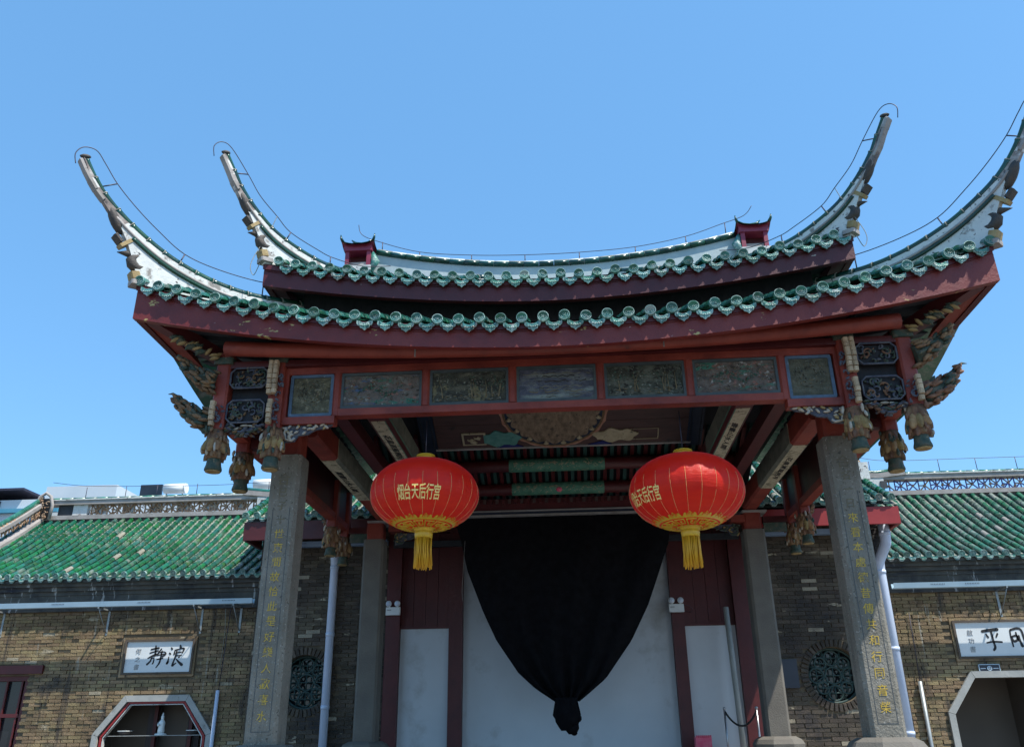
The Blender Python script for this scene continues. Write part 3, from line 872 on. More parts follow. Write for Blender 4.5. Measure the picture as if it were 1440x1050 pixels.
# side beams and inner beams -------------------------------------------
def side_beam(x0, x1, z0, z1, ya, yb, sa, sb, inner, seed):
    """deep beam from front to back with a painted sleeve in the middle"""
    m = MB()
    ch = .03
    def sect(x0, x1, z0, z1, ya, yb, ch, mi_bot=0, mi_side=0):
        p = [(x0, z0 + ch), (x0 + ch, z0), (x1 - ch, z0), (x1, z0 + ch), (x1, z1), (x0, z1)]
        b = len(m.v)
        m.v += [(a, ya, c) for a, c in p] + [(a, yb, c) for a, c in p]
        n = 6
        for i in range(n):
            m.f.append((b + i, b + (i + 1) % n, b + n + (i + 1) % n, b + n + i))
            m.m.append(mi_bot if i == 1 else (2 if (mi_bot and i in (0, 2)) else mi_side))
            m.s.append(False); m.t.append(0)
        for f in (tuple(range(n)), tuple(range(2 * n - 1, n - 1, -1))):
            m.f.append(tuple(b + i for i in f)); m.m.append(mi_bot); m.s.append(False); m.t.append(0)
    sect(x0, x1, z0, z1, ya, yb, ch)
    b = m.build('side_beam' if not inner else 'inner_beam', M['red'] if not inner else M['darkred'], ST)
    m = MB()
    sect(x0 - .006, x1 + .006, z0 - .006, z1 + .003, sa, sb, .05 if inner else .035, 1, 0)
    o = m.build('painted_sleeve', [M['sleeve_side'], M['sleeve'], M['jade'] if inner else M['sleeve_side']], b)
    me = text_mesh('書畫山水人間' if seed % 2 else '花鳥清風明月', .085, M['ink'], 0, .45)
    L = sb - sa
    put('lettering', me, ((x0 + x1) / 2, (sa + sb) / 2, z0 - .009), b, rot=(PI, 0, PI / 2), scale=(L * .8 / .8, 1, 1))
for s in (-1, 1):
    a, b = sorted((s * 3.03, s * 2.80))
    side_beam(a, b, 3.2, 3.48, .14, 4.3, 1.05, 3.0, False, 1 if s < 0 else 2)
    a, b = sorted((s * 2.14, s * 1.90))
    side_beam(a, b, 3.25, 3.53, -.65, 4.25, -.18, 1.7, True, 2 if s < 0 else 1)
    a, b = sorted((s * 2.55, s * 2.40))
    m = MB(); m.bb(a, b, -.65, 4.25, 3.33, 3.5); m.build('tie_beam', M['darkred'], ST)
    # cornice plate at the back column
    m = MB(); m.bb(s * 2.78, s * 3.16, 4.25, 4.62, 3.165, 3.19); m.build('cornice_plate', M['moulding'], ST)
    m = MB(); m.bb(s * 2.82, s * 2.60, 4.3, 4.5, 3.02, 3.13); m.build('beam_end', M['red'], ST)

# ceiling: slopes down to the back, purlins, rafters, painted board
def zc(y): return 3.88 - .4 * (y - 3.5)
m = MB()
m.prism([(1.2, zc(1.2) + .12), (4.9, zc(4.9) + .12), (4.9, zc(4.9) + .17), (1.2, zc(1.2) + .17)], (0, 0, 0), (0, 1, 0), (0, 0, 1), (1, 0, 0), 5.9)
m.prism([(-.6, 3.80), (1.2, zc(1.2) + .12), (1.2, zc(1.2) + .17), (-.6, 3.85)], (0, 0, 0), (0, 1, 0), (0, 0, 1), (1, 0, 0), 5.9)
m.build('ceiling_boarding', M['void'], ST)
raf = [MB(), MB()]
for i in range(56):
    x = -2.8 + i * .102
    me = raf[i % 2]
    me.prism([(3.0, zc(3.0) + .04), (4.7, zc(4.7) + .04), (4.7, zc(4.7) + .11), (3.0, zc(3.0) + .11)], (x, 0, 0), (0, 1, 0), (0, 0, 1), (1, 0, 0), .055)
stuff(raf[0].build('rafters', M['darkred'], ST))
stuff(raf[1].build('rafters', mat('dark_green_rafter_paint', [(.012, .04, .035), (.02, .06, .05)], 6, 4, .6), ST))
for (y, z) in ((3.5, 3.80), (4.12, 3.60)):
    m = MB(); m.tube([(-2.8, y, z), (2.8, y, z)], .095, 14)
    p = m.build('ceiling_purlin', M['darkred'], ST)
    m = MB(); m.tube([(-.86, y, z), (-.80, y, z), (.64, y, z), (.70, y, z)], [.06, .102, .102, .06], 16)
    m.build('painted_sleeve', M['sleeve_green'], p)
    if y > 4:
        m = MB()
        m.blob((-.06, y - .09, z - .045), (.10, .05, .08), None, 8, 5)
        m.build('painted_peach', M['pink'], p)
    rnd = random.Random(4)
    m = MB()
    for i in range(46):
        a = rnd.uniform(-.78, .62)
        th = rnd.uniform(-2.3, -.9) - .3
        sz = rnd.uniform(.012, .03)
        c = Vector((a, y + math.cos(th) * .1035 * .7, z + math.sin(th) * .1035))
        pts = [Vector((a + sz * math.cos(q), y - .104 * math.cos(.5 + q * .05 + (th + 1.5) * .6), z - .104 * math.sin(.5 + (th + 1.5) * .6) + sz * .5 * math.sin(q))) for q in (0, 1.2, 2.4, 3.6, 4.8)]
        m.tube(pts, .004, 4)
    m.build('painted_scrollwork', M['cream'], p)
m = MB(); m.bb(-2.75, 2.75, 4.40, 4.44, 3.34, 3.52); m.build('lintel_board', M['darkred'], ST)
for i in range(38):
    m = MB(); m.bb(-1.9 + i * .1, -1.9 + i * .1 + .05, 4.36, 4.40, 3.44, 3.51)
    m.build('dentil', M['darkred'] if i % 2 else M['ceil_brown'], ST)
m = MB(); m.bb(-2.75, 2.75, 4.37, 4.45, 3.305, 3.325); m.build('curtain_rail', M['moulding'], ST)
m = MB(); m.bb(-2.75, 2.75, 4.38, 4.46, 3.235, 3.262); m.build('curtain_rail', M['moulding'], ST)
m = MB(); m.bb(-2.75, 2.75, 4.40, 4.44, 3.262, 3.305); m.build('lintel_board', M['ceil_blue'], ST)

# painted ceiling board with medallion
cb = put('painted_ceiling_board', None, (0, 3, 3.95), ST)
SL = math.atan(.42)
AX = Vector((1, 0, 0)); AY = Vector((0, -math.cos(SL), math.sin(SL))); AZ = AX.cross(AY)   # AY climbs towards the viewer
AN = Vector((0, -math.sin(SL), -math.cos(SL)))
O3 = Vector((0, 3.0, 3.955))
def CB(a, b, d=0): return O3 + AX * a + AY * b + AN * d
def cprism(mb, poly, d0, th):
    mb.prism(poly, CB(0, 0, d0), AX, AY, AN, th)
for i in range(4):
    m = MB(); cprism(m, [(-1.83, .5 * i + .003), (1.87, .5 * i + .003), (1.87, .5 * i + .497), (-1.83, .5 * i + .497)], 0, .02)
    m.build('ceiling_board', M['ceil_brown'], cb)
m = MB(); cprism(m, [(-1.87, -.035), (1.9, -.035), (1.9, -.005), (-1.87, -.005)], .012, .03); m.build('board_edge', M['moulding'], cb)
for s in (-1, 1):
    x = 1.95 * s
    m = MB(); cprism(m, [(x - .11, -.1), (x + .11, -.1), (x + .11, 2.0), (x - .11, 2.0)], .0, .025); m.build('blue_border', M['ceil_blue'], cb)
    m = MB()
    for col in (-.07, .07):
        for i in range(44):
            m.box(CB(x + col, -.05 + i * .045, .016), (.02, .02, .012))
    m.build('studded_beading', M['rafter'], cb)
MC = (-.09, .74)
def circ(r, n=40, wob=0, k=12):
    return [(MC[0] + (r + wob * math.cos(k * 2 * PI * i / n)) * math.cos(2 * PI * i / n), MC[1] + (r + wob * math.cos(k * 2 * PI * i / n)) * math.sin(2 * PI * i / n)) for i in range(n)]
m = MB(); cprism(m, circ(.77, 64, .012, 22), .018, .02); md = m.build('medallion', M['medal_rim'], cb)
m = MB(); cprism(m, circ(.70, 64), .032, .012); m.build('medallion_ring', M['ceil_blue'], cb)
m = MB(); cprism(m, circ(.735, 64), .030, .005); m.build('medallion_ring', M['woodbrown'], cb)
m = MB(); cprism(m, circ(.64, 120, .03, 16), .042, .012); m.build('medallion_field', M['medal'], cb)
for i in range(16):
    a = 2 * PI * (i + .5) / 16
    m = MB(); c = CB(MC[0] + .655 * math.cos(a), MC[1] + .655 * math.sin(a), .05)
    m.blob(c, (.09, .05, .05), None, 8, 4); m.blob(c + AY * .03, (.04, .04, .04), None, 6, 4)
    m.build('gilt_cloud', M['cream'], cb)
def cloud(cx, cy, wd, ht, n, seed):
    rnd = random.Random(seed)
    return [(cx + (wd + .03 * math.sin(5 * t)) * math.cos(t), cy + (ht + .03 * math.cos(7 * t)) * math.sin(t)) for t in [2 * PI * i / n for i in range(n)]]
m = MB(); cprism(m, cloud(-.88, .20, .30, .15, 40, 2), .024, .02); m.build('teal_cloud', M['teal'], cb)
m = MB(); cprism(m, [(-1.45, .08), (-1.10, .08), (-1.10, .34), (-1.45, .34)], .022, .02); m.build('cream_scroll', M['cream'], cb)
m = MB(); cprism(m, [(-1.42, .11), (-1.13, .11), (-1.13, .31), (-1.42, .31)], .034, .006); m.build('scroll_field', M['ceil_brown'], cb)
m = MB(); cprism(m, cloud(.80, .20, .32, .13, 40, 3), .024, .02); m.build('cream_scroll', M['cream'], cb)
m = MB()
for a, b in (((.95, .09), (1.42, .10)), ((.95, .31), (1.42, .315))):
    cprism(m, [(a[0], a[1]), (b[0], a[1]), (b[0], b[1]), (a[0], b[1])], .022, .01)
cprism(m, [(1.41, .10), (1.425, .10), (1.425, .31), (1.41, .31)], .022, .01)
m.build('outlined_cartouche', M['cream'], cb)
for q in ((-1.32, .2), (-1.22, .24), (-1.28, .15)):
    m = MB(); cprism(m, cloud(q[0], q[1], .05, .03, 12, 1), .04, .01); m.build('painted_figure', M['cream'], cb)
m = MB(); cprism(m, [(-.95, .002), (-.55, .002), (-.7, .09), (-.9, .06)], .021, .012); cprism(m, [(.4, .002), (.75, .002), (.62, .08)], .021, .012)
m.build('blue_corner', mat('deep_blue_paint', [(.015, .02, .12)], 4, 2, .6), cb)

# ------------------------------------------------------------------ roofs
def tube_tile_mesh(r, L, mt, name, n=8, lip=.008):
    """half-round cover tile, its length along +y, a slightly flared lip at the front"""
    m = MB(); m.smooth = True
    ring = []
    st = ((0, r + lip), (.02, r + lip), (.022, r), (L, r - .004))
    for y, rr in st:
        ring.append([(rr * math.cos(PI * j / n), y, rr * math.sin(PI * j / n)) for j in range(n + 1)])
    vs = [p for q in ring for p in q]
    q = n + 1
    m.add(vs, [(i * q + j, i * q + j + 1, (i + 1) * q + j + 1, (i + 1) * q + j) for i in range(len(st) - 1) for j in range(n)])
    m.smooth = False
    m.add([(0, 0, 0)] + ring[0], [(0, j + 2, j + 1) for j in range(n)])
    return m.mesh(name, mt, (0, 0, 0))
def cap_mesh(r, name, mt):
    """round eave tile end: rim, moat and a raised dragon knot"""
    m = MB()
    rot = Matrix.Rotation(PI / 2, 3, 'X')          # local z -> -y
    m.lathe([(r, -.03), (r, .008), (r * .96, .012), (r * .86, .012), (r * .82, .004), (r * .70, .004), (r * .66, .009), (r * .58, .009), (r * .54, .004), (r * .02, .006)], (0, 0, 0), 18, rot)
    m.s = [False] * len(m.s)
    m.m = [1 if (i // 18) in (1, 2, 3, 6, 7) else 0 for i in range(len(m.m))]
    m.mi = 1
    m.smooth = True
    for i in range(7):
        a = i * 2.4; q = r * .12 * math.sqrt(i + .3)
        m.blob((q * math.cos(a) * 1.2, -.006, q * math.sin(a) * 1.2), (r * .34, .016, r * .17), Matrix.Rotation(a, 3, 'Y'), 6, 3)
    return m.mesh(name, [mt, M['glaze_rim']], (0, 0, 0))
def drip_mesh(wd, ht, name, mt, pan=.62, pm=None):
    """pointed drip tile hanging between two cap tiles, plus the pan tile behind it"""
    m = MB()
    pts = []
    n = 10
    topc = [(-wd / 2 + wd * i / n, -.035 * math.sin(PI * i / n)) for i in range(n + 1)]
    bot = [(wd / 2, -.035), (wd * .43, -.056), (wd * .33, -.062), (wd * .27, -.085), (wd * .15, -.092), (0, -ht), (-wd * .15, -.092), (-wd * .27, -.085), (-wd * .33, -.062), (-wd * .43, -.056), (-wd / 2, -.035)]
    m.mi = 1
    poly = [(a, b + .018) for a, b in topc] + [(a, b + .018) for a, b in bot]
    m.prism(poly, (0, 0, 0), (1, 0, 0), (0, 0, 1), (0, 1, 0), .014)
    m.mi = 0
    inn = [(a * .74, b * .78 - .003) for a, b in poly]
    m.prism(inn, (0, -.009, 0), (1, 0, 0), (0, 0, 1), (0, 1, 0), .008)
    m.mi = 1
    for i in range(5):
        a = (i - 2) * wd * .13
        m.blob((a, -.014, -.028 - .02 * math.cos(a * 20)), (.026, .012, .016), Matrix.Rotation(a * 12, 3, 'Y'), 6, 3)
    m.mi = 2
    m.smooth = True
    m.grid(lambda u, v: (-wd / 2 + wd * u, v * pan, .004 + v * pan * .41 - .042 * math.sin(PI * u)), 6, 2)
    return m.mesh(name, [mt, M['glaze_rim'], M['glaze']], (0, 0, 0))
TILE_L = .27
T_COVER = tube_tile_mesh(.051, TILE_L, M['glaze'], 'cover_tile')
T_CAP = cap_mesh(.056, 'eave_end_tile', M['glaze_cap'])
T_DRIP = drip_mesh(.165, .115, 'drip_tile', M['glaze_cap'])

def eave_roof(name, halfw, ye, zt, zfb, pitch_x, x_off, slope, ytop, thick, fas, roll_y, soff_in):
    roof = put(name, None, (0, ye, zt(0)), ST)
    hip_sum = halfw - ye           # |x| - y limit: |x| <= halfw - (y - ye)
    def zr(x, y): return zt(x) + slope * (y - ye) * (1 + .05 * (y - ye))
    # bed of the roof (mortar under tiles)
    m = MB()
    n = 40
    def f(u, v):
        y = ye + .02 + (ytop - ye - .02) * v
        hw = max(.5, halfw - (y - ye))
        x = -hw + 2 * hw * u
        return (x, y, zr(x, y) - .035)
    m.smooth = True
    m.grid(f, n, 6)
    m.grid(lambda u, v: (lambda p: (p[0], p[1], p[2] - thick))(f(1 - u, v)), n, 6)
    # sides
    for s in (-1, 1):
        def g(u, v, s=s):
            x = halfw - .02 - (ytop - ye) * v
            y0 = ye + (halfw - x)
            y = y0 + (4.9 - y0) * u
            lift = zt(halfw) - zt(0)
            zz = zt(0) + lift * max(0, (1 - (y - ye) / 2.6)) ** 1.3 + slope * (halfw - x)
            return (s * x, y, zz - .035)
        m.grid(g if s < 0 else (lambda u, v, g=g: g(1 - u, v)), 20, 4)
        m.grid((lambda u, v, g=g: (lambda p: (p[0], p[1], p[2] - .12))(g(u, v))), 20, 4)
    m.build('roof_bed', M['glaze_grey'], roof)
    # fascia: curved board following the eave
    nseg = 48
    m = MB()
    def board(mb, y0, y1, zb, ztp, hw):
        vs = []
        for i in range(nseg + 1):
            x = -hw + 2 * hw * i / nseg
            vs += [(x, y0, zb(x)), (x, y1, zb(x)), (x, y1, ztp(x)), (x, y0, ztp(x))]
        fs = []
        for i in range(nseg):
            for j in range(4):
                a, b = i * 4 + j, i * 4 + (j + 1) % 4
                fs.append((b, a, a + 4, b + 4))
        fs += [(0, 1, 2, 3), (nseg * 4 + 3, nseg * 4 + 2, nseg * 4 + 1, nseg * 4)]
        mb.add(vs, fs)
    board(m, ye + .03, ye + .10, zfb, lambda x: zt(x) - .075, halfw - .02)
    m.build('fascia_board', fas, roof)
    m = MB()
    board(m, ye + .012, ye + .03, lambda x: zt(x) - .105, lambda x: zt(x) - .045, halfw - .01)
    m.build('tile_batten', M['fascia_plain'], roof)
    # side fascias
    def side_pts(y):
        l0 = zfb(halfw) - .01
        return l0 - .05 * min(1, max(0, (y - ye) / 2.5)) - .22 * max(0, (y - 1.2) / 3.5)
    for s in (-1, 1):
        m = MB()
        ys = [ye + .1 + (4.9 - ye - .1) * i / 20 for i in range(21)]
        vs = []
        lift = zt(halfw) - zt(0)
        for y in ys:
            zb = side_pts(y)
            zz = zt(0) + lift * max(0, (1 - (y - ye) / 2.6)) ** 1.3 - .06
            zz = max(zz, zb + .16)
            x0, x1 = s * (halfw - .10), s * (halfw - .03)
            vs += [(x0, y, zb), (x1, y, zb), (x1, y, zz), (x0, y, zz)]
        fs = []
        for i in range(20):
            for j in range(4):
                a, b = i * 4 + j, i * 4 + (j + 1) % 4
                fs.append((a, b, b + 4, a + 4))
        fs += [(3, 2, 1, 0), (80, 81, 82, 83)]
        m.add(vs, fs)
        m.build('side_fascia_board', M['fascia_plain'], roof)
        m = MB()
        vs = []
        for y in ys:
            zb = side_pts(y) + .015
            x0, x1 = s * (halfw - .24), s * (halfw - .102)
            vs += [(x0, y, zb), (x1, y, zb), (x1, y, zb + .1), (x0, y, zb + .14)]
        m.add(vs, fs)
        m.build('side_eave_batten', M['red'] if name == 'lower_roof' else M['fascia_plain'], roof)
    # rows of cover tiles from the eave up to the ridge or the hip
    nrow = int(halfw / pitch_x)
    rows = MB()
    count = 0
    for i in range(-nrow - 1, nrow + 1):
        x = x_off + i * pitch_x
        if abs(x) > halfw - .04:
            continue
        yend = min(ytop, ye + (halfw - abs(x)))
        z0 = zt(x)
        jit = random.uniform(-.012, .012)
        put('eave_end_tile', T_CAP, (x, ye - .035, z0 + jit), roof, rot=(random.uniform(-.1, .1), random.uniform(-.6, .6), random.uniform(-.12, .12)))
        y = ye - .035
        j = 0
        while y < yend:
            z = zr(x, y) + jit
            th = math.atan((zr(x, y + .1) - zr(x, y)) / .1)
            put('cover_tile', T_COVER, (x, y, z), roof, rot=(th, 0, random.uniform(-.03, .03)))
            y += (TILE_L - .03) * math.cos(th)
            j += 1
            if j >= 3:
                break
        while y < yend:
            z = zr(x, y)
            z2 = zr(x, min(y + .25, yend + .03))
            rows.tone = random.random()
            rows.tube([(x, y, z), (x, min(y + .25, yend + .03), z2)], .056, 8)
            y += .25
        xm = x + pitch_x / 2
        if abs(xm) < halfw - .07:
            put('drip_tile', T_DRIP, (xm, ye - .02, zt(xm) - .055 + random.uniform(-.006, .006)), roof, rot=(random.uniform(-.02, .04), random.uniform(-.05, .05), random.uniform(-.06, .06)))
    if rows.v:
        stuff(rows.build('upper_tile_rows', M['glaze'], roof))
    # side slopes: rows running outwards
    rows = MB()
    for s in (-1, 1):
        y = ye + .25
        while y < 4.8:
            lift = zt(halfw) - zt(0)
            zz = zt(0) + lift * max(0, (1 - (y - ye) / 2.6)) ** 1.3
            xin = max(halfw - (y - ye), halfw - (ytop - ye))
            rows.tone = random.random()
            rows.tube([(s * (halfw + .02), y, zz), (s * xin, y, zz + slope * (halfw - xin))], .056, 8)
            y += pitch_x
    stuff(rows.build('side_tile_rows', M['glaze'], roof))
    return roof, zr

LOW, zrl = eave_roof('lower_roof', 4.41, -1.41, zl, zlf, .2125, .11, .42, -.25, .10, M['fascia'], 0, 0)
UPR, zru = eave_roof('upper_roof', 3.43, -.51, zu, zuf, .207, .09, .41, 2.15, .10, M['fascia_plain'], 0, 0)

# body between the two roofs, soffits
for a in ((-3.02, 3.02, -.1, -.05), (-3.02, 3.02, 4.55, 4.6), (-3.02, -2.97, -.05, 4.55), (2.97, 3.02, -.05, 4.55)):
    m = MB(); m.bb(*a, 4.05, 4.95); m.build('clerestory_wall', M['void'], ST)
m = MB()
for s in (-1, 1):
    pass
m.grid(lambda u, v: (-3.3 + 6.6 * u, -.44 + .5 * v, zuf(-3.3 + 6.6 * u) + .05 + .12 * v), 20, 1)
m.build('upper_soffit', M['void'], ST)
m = MB()
m.grid(lambda u, v: (-4.2 + 8.4 * u, -1.30 + .55 * v, zlf(-4.2 + 8.4 * u) + .12 + .10 * v), 24, 1)
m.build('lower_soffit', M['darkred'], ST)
for s in (-1, 1):
    for i in range(26):
        y = -1.22 + i * .22
        zz = 4.10 - .05 * min(1, (y + 1.4) / 2.5) - .22 * max(0, (y - 1.2) / 3.5)
        m = MB()
        a, b = sorted((s * 4.22, s * 3.1))
        m.prism([(0, 0), (1, -.16), (1, -.06), (0, .10)], (s * 4.2, y, zz), (-s * 1.1, 0, 0), (0, 0, 1), (0, 1, 0), .12)
        m.build('eave_rafter', M['rafter'], ST)
    m = MB(); m.grid(lambda u, v: (s * (4.25 - 1.3 * u), -1.3 + 6.2 * v, 4.25 - .1 * u), 2, 2)
    m.build('side_soffit_board', M['void'], ST)
    # diagonal hip rafter under the corner and its carved bracket
    m = MB(); m.prism([(0, 0), (1.35, -.42), (1.35, -.28), (0, .16)], (s * 4.3, -1.3, 4.06), (-s * .707, .707, 0), (0, 0, 1), (.707, s * .707, 0), .13)
    m.build('hip_rafter', M['darkred'], ST)
    m = MB()
    rnd = random.Random(31)
    for i in range(24):
        q = rnd.random()
        m.mi = rnd.choice((0, 1))
        m.blob((s * (4.05 - .42 * q), -1.12 + .2 * q, 3.93 - .16 * q + rnd.uniform(-.03, .03)), (.12, .06, .035), Matrix.Rotation(s * rnd.uniform(0, .9), 3, 'Y'), 6, 4)
    m.build('carved_corner_leaf', [M['woodgreen'], M['ochre']], ST)

# ------------------------------------------------------------------ hip ridges with swallow-tail horns
def spline(pts, n):
    out = []
    P = [pts[0]] + list(pts) + [pts[-1]]
    for i in range(1, len(P) - 2):
        for k in range(n):
            t = k / n
            a, b, c, d = (Vector(P[i + q]) for q in (-1, 0, 1, 2))
            out.append(.5 * ((2 * b) + (c - a) * t + (2 * a - 5 * b + 4 * c - d) * t * t + (3 * b - a - 3 * c + d) * t ** 3))
    out.append(Vector(pts[-1]))
    return out

def horn(s, cx, cy, prof, zroof, base, mirror_tip=0):
    """s: side; prof: (distance beyond the corner per axis, height) along the diagonal"""
    hp = put('hip_ridge', None, (s * cx, cy, base), ST)
    D = Vector((s, -1, 0)).normalized()
    NN = Vector((1, s, 0)).normalized()           # across the ridge
    def P(q, z, off=0): return Vector((s * (cx + q), cy - q, z)) + NN * off
    c = spline([(q, z, 0) for q, z in prof], 10)
    c = [(v.x, v.y) for v in c]
    # top round tiles, one object each
    acc, seg = 0, [c[0]]
    L = .19
    def seg_obj(seg):
        m = MB()
        pts = [P(q, z - .03) for q, z in seg]
        k = len(pts)
        if k < 2:
            return
        tipf = min(1, .55 + max(0, .5 - seg[0][0]) * 1.3)
        m.tube(pts, [.052 * tipf] + [.047 * tipf] * (k - 1), 10)
        m.build('ridge_tile', M['glaze_dark'], hp)
    for a, b in zip(c, c[1:]):
        acc += math.hypot((b[0] - a[0]) * 1.414, b[1] - a[1])
        seg.append(b)
        if acc > L:
            seg_obj(seg); seg = [b]; acc = 0
    seg_obj(seg)
    # plaster joint rings
    m = MB()
    acc = 0
    for a, b in zip(c, c[1:]):
        acc += math.hypot((b[0] - a[0]) * 1.414, b[1] - a[1])
        if acc > L:
            acc = 0
            d_ = (P(*b) - P(*a)).normalized()
            m.tube([P(b[0], b[1] - .03) - d_ * .006, P(b[0], b[1] - .03) + d_ * .006], .0535 * min(1, .55 + max(0, .5 - b[0]) * 1.3), 10)
    stuff(m.build('mortar_joints', M['mortar'], hp))
    # plaster body under the tiles
    def low(q, z):
        if q > .30:
            return z - .07 - .22 * (.56 - q)
        if q > .10:
            return z - .14 - .4 * (.30 - q)
        if q > 0:
            return base + .05 + (z - .28 - base - .05) * (q / .10) ** .6 if z - .28 > base + .05 else base + .05
        return zroof(q) - .05
    m = MB()
    th0 = .040
    vs, fs = [], []
    for i, (q, z) in enumerate(c):
        zl_ = min(low(q, z), z - .09)
        th = th0 * min(1, .5 + max(0, .5 - q) * 1.2)
        # direction normal to the curve for the slender part
        if q > .10:
            a, b = c[max(0, i - 1)], c[min(len(c) - 1, i + 1)]
            tx, tz = (b[0] - a[0]) * 1.414, b[1] - a[1]
            l = math.hypot(tx, tz) or 1
            nx, nz_ = -tz / l, tx / l            # outward/downward side
            if nx < 0: nx, nz_ = -nx, -nz_
            hgt = .045 + .27 * max(0, .47 - q)
            ql, zl_ = q + nx * hgt / 1.414, z + nz_ * hgt
        else:
            ql = q
        vs += [P(q, z - .04, th), P(q, z - .04, -th), P(ql, zl_, -th), P(ql, zl_, th)]
    n = len(c)
    for i in range(n - 1):
        for j in range(4):
            a, b = i * 4 + j, i * 4 + (j + 1) % 4
            fs.append((a, b, b + 4, a + 4))
    fs += [(3, 2, 1, 0), (n * 4 - 4, n * 4 - 3, n * 4 - 2, n * 4 - 1)]
    k = next(i for i, v in enumerate(c) if v[0] <= .13)
    up_ = [f for f in fs if max(f) <= k * 4 + 3]
    lo_ = [f for f in fs if max(f) > k * 4 + 3]
    m = MB(); m.add(vs, lo_); m.build('plaster_web', M['plaster'], hp)
    m = MB(); m.add(vs[:k * 4 + 4], up_); m.build('slender_web', M['stained'], hp)
    # moulding line below the tiles
    m = MB()
    for off in (-1, 1):
        m.tube([P(q - .10 * .3 * 0, z - .135, off * .042) for q, z in c if q < .22], .017, 6)
    m.build('moulding', M['moulding'], hp)
    m = MB()
    for off in (-1, 1):
        m.tube([P(q, z - .175, off * .044) for q, z in c if q < .08], .022, 6)
    m.build('lower_ridge_tile', M['glaze_dark'], hp)
    # ornaments at the corner
    b0 = base
    def blk(q, z, dq, dz, ang, mt, name, th=.17):
        mm = MB()
        rot = Matrix((D, NN, Vector((0, 0, 1)))).transposed() @ Matrix.Rotation(ang, 3, 'Y')
        mm.cbox(P(q, z), (dq, th, dz), .015, rot)
        mm.build(name, M[mt], hp)
    blk(.01, b0 + .10, .10, .08, .35, 'ochre', 'ochre_block', .13)
    blk(-.02, b0 + .02, .15, .05, .1, 'moulding', 'corner_stone', .15)
    blk(.115, b0 + .44, .17, .04, .80, 'ochre', 'ochre_bracket', .10)
    blk(.175, b0 + .47, .05, .10, .80, 'scroll', 'bracket_tip', .125)
    m = MB()
    pts = [P(.0 + .05 * math.cos(t), b0 + .27 + .065 * math.sin(t)) for t in [x * .6 - 2.4 for x in range(9)]]
    m.tube(pts, [.04, .05, .058, .06, .058, .052, .045, .035, .02], 8)
    m.build('dark_scroll', M['scroll'], hp)
    m = MB(); m.tube([P(.02, b0 + .33), P(.09, b0 + .34), P(.16, b0 + .32)], [.045, .035, .004], 7); m.build('beak', M['scroll'], hp)
    m = MB()
    rot = Matrix((D, NN, Vector((0, 0, 1)))).transposed() @ Matrix.Rotation(-1.05, 3, 'Y')
    m.blob(P(.215, b0 + .68), (.34, .12, .11), rot, 10, 6)
    m.build('leaf_ornament', M['scroll'], hp)
    tq, tz = c[0]
    m = MB(); m.blob(P(tq + .015, tz + .005), (.12, .06, .05), Matrix((D, NN, Vector((0, 0, 1)))).transposed() @ Matrix.Rotation(.3, 3, 'Y'), 8, 5)
    m.build('tip_cap', M['scroll'], hp)
    # stone pieces along the slender outer side
    for q_i in range(3, len(c)):
        q, z = c[q_i]
        if q < .26: break
        if q_i % 5 == 0:
            a, b = c[q_i - 1], c[q_i + 1]
            ang = math.atan2(b[1] - a[1], (b[0] - a[0]) * 1.414)
            mm = MB()
            rot = Matrix((D, NN, Vector((0, 0, 1)))).transposed() @ Matrix.Rotation(-ang, 3, 'Y')
            mm.cbox(P(q + .055, z - .035), (.13, .085 + .02 * random.random(), .03), .008, rot)
            mm.build('edge_stone', M['moulding'], hp)
    return hp

PL = [(.49, 5.74), (.41, 5.56), (.30, 5.37), (.12, 5.16), (-.10, 4.98), (-.32, 4.86), (-.60, 4.78), (-.9, 4.77), (-1.25, 4.84), (-1.7, 4.95)]
PU = [(.42, 6.47), (.34, 6.28), (.265, 6.1), (.12, 5.87), (-.07, 5.67), (-.32, 5.54), (-.57, 5.48), (-.85, 5.5), (-1.2, 5.62), (-1.7, 5.85), (-2.5, 6.3)]
for s in (-1, 1):
    horn(s, 4.43, -1.4, PL if s < 0 else [(.46, 5.84), (.39, 5.65), (.28, 5.40)] + PL[3:], lambda q: zl(4.43 + q) + .42 * (-q), 4.43)
    horn(s, 3.43, -.5, PU, lambda q: zu(3.43 + q) + .41 * (-q) * (1 - .05 * q), 5.19)

# ------------------------------------------------------------------ main ridge and its two little pavilions
def zrg(x): return 6.58 + .34 * (abs(x) / 2.7) ** 2
rg = put('main_ridge', None, (0, 2.2, 6.0), ST)
m = MB()
def slab(mb, x0, x1, y0, y1, zb, zt_, n):
    vs, fs = [], []
    for i in range(n + 1):
        x = x0 + (x1 - x0) * i / n
        vs += [(x, y0, zb(x)), (x, y1, zb(x)), (x, y1, zt_(x)), (x, y0, zt_(x))]
    for i in range(n):
        for j in range(4):
            a, b = i * 4 + j, i * 4 + (j + 1) % 4
            fs.append((b, a, a + 4, b + 4))
    fs += [(0, 1, 2, 3), (n * 4 + 3, n * 4 + 2, n * 4 + 1, n * 4)]
    mb.add(vs, fs)
slab(m, -2.75, 2.75, 2.1, 2.3, lambda x: 5.6, lambda x: zrg(x) - .09, 24)
m.build('ridge_wall', M['ridge_plaster'], rg)
n = 24
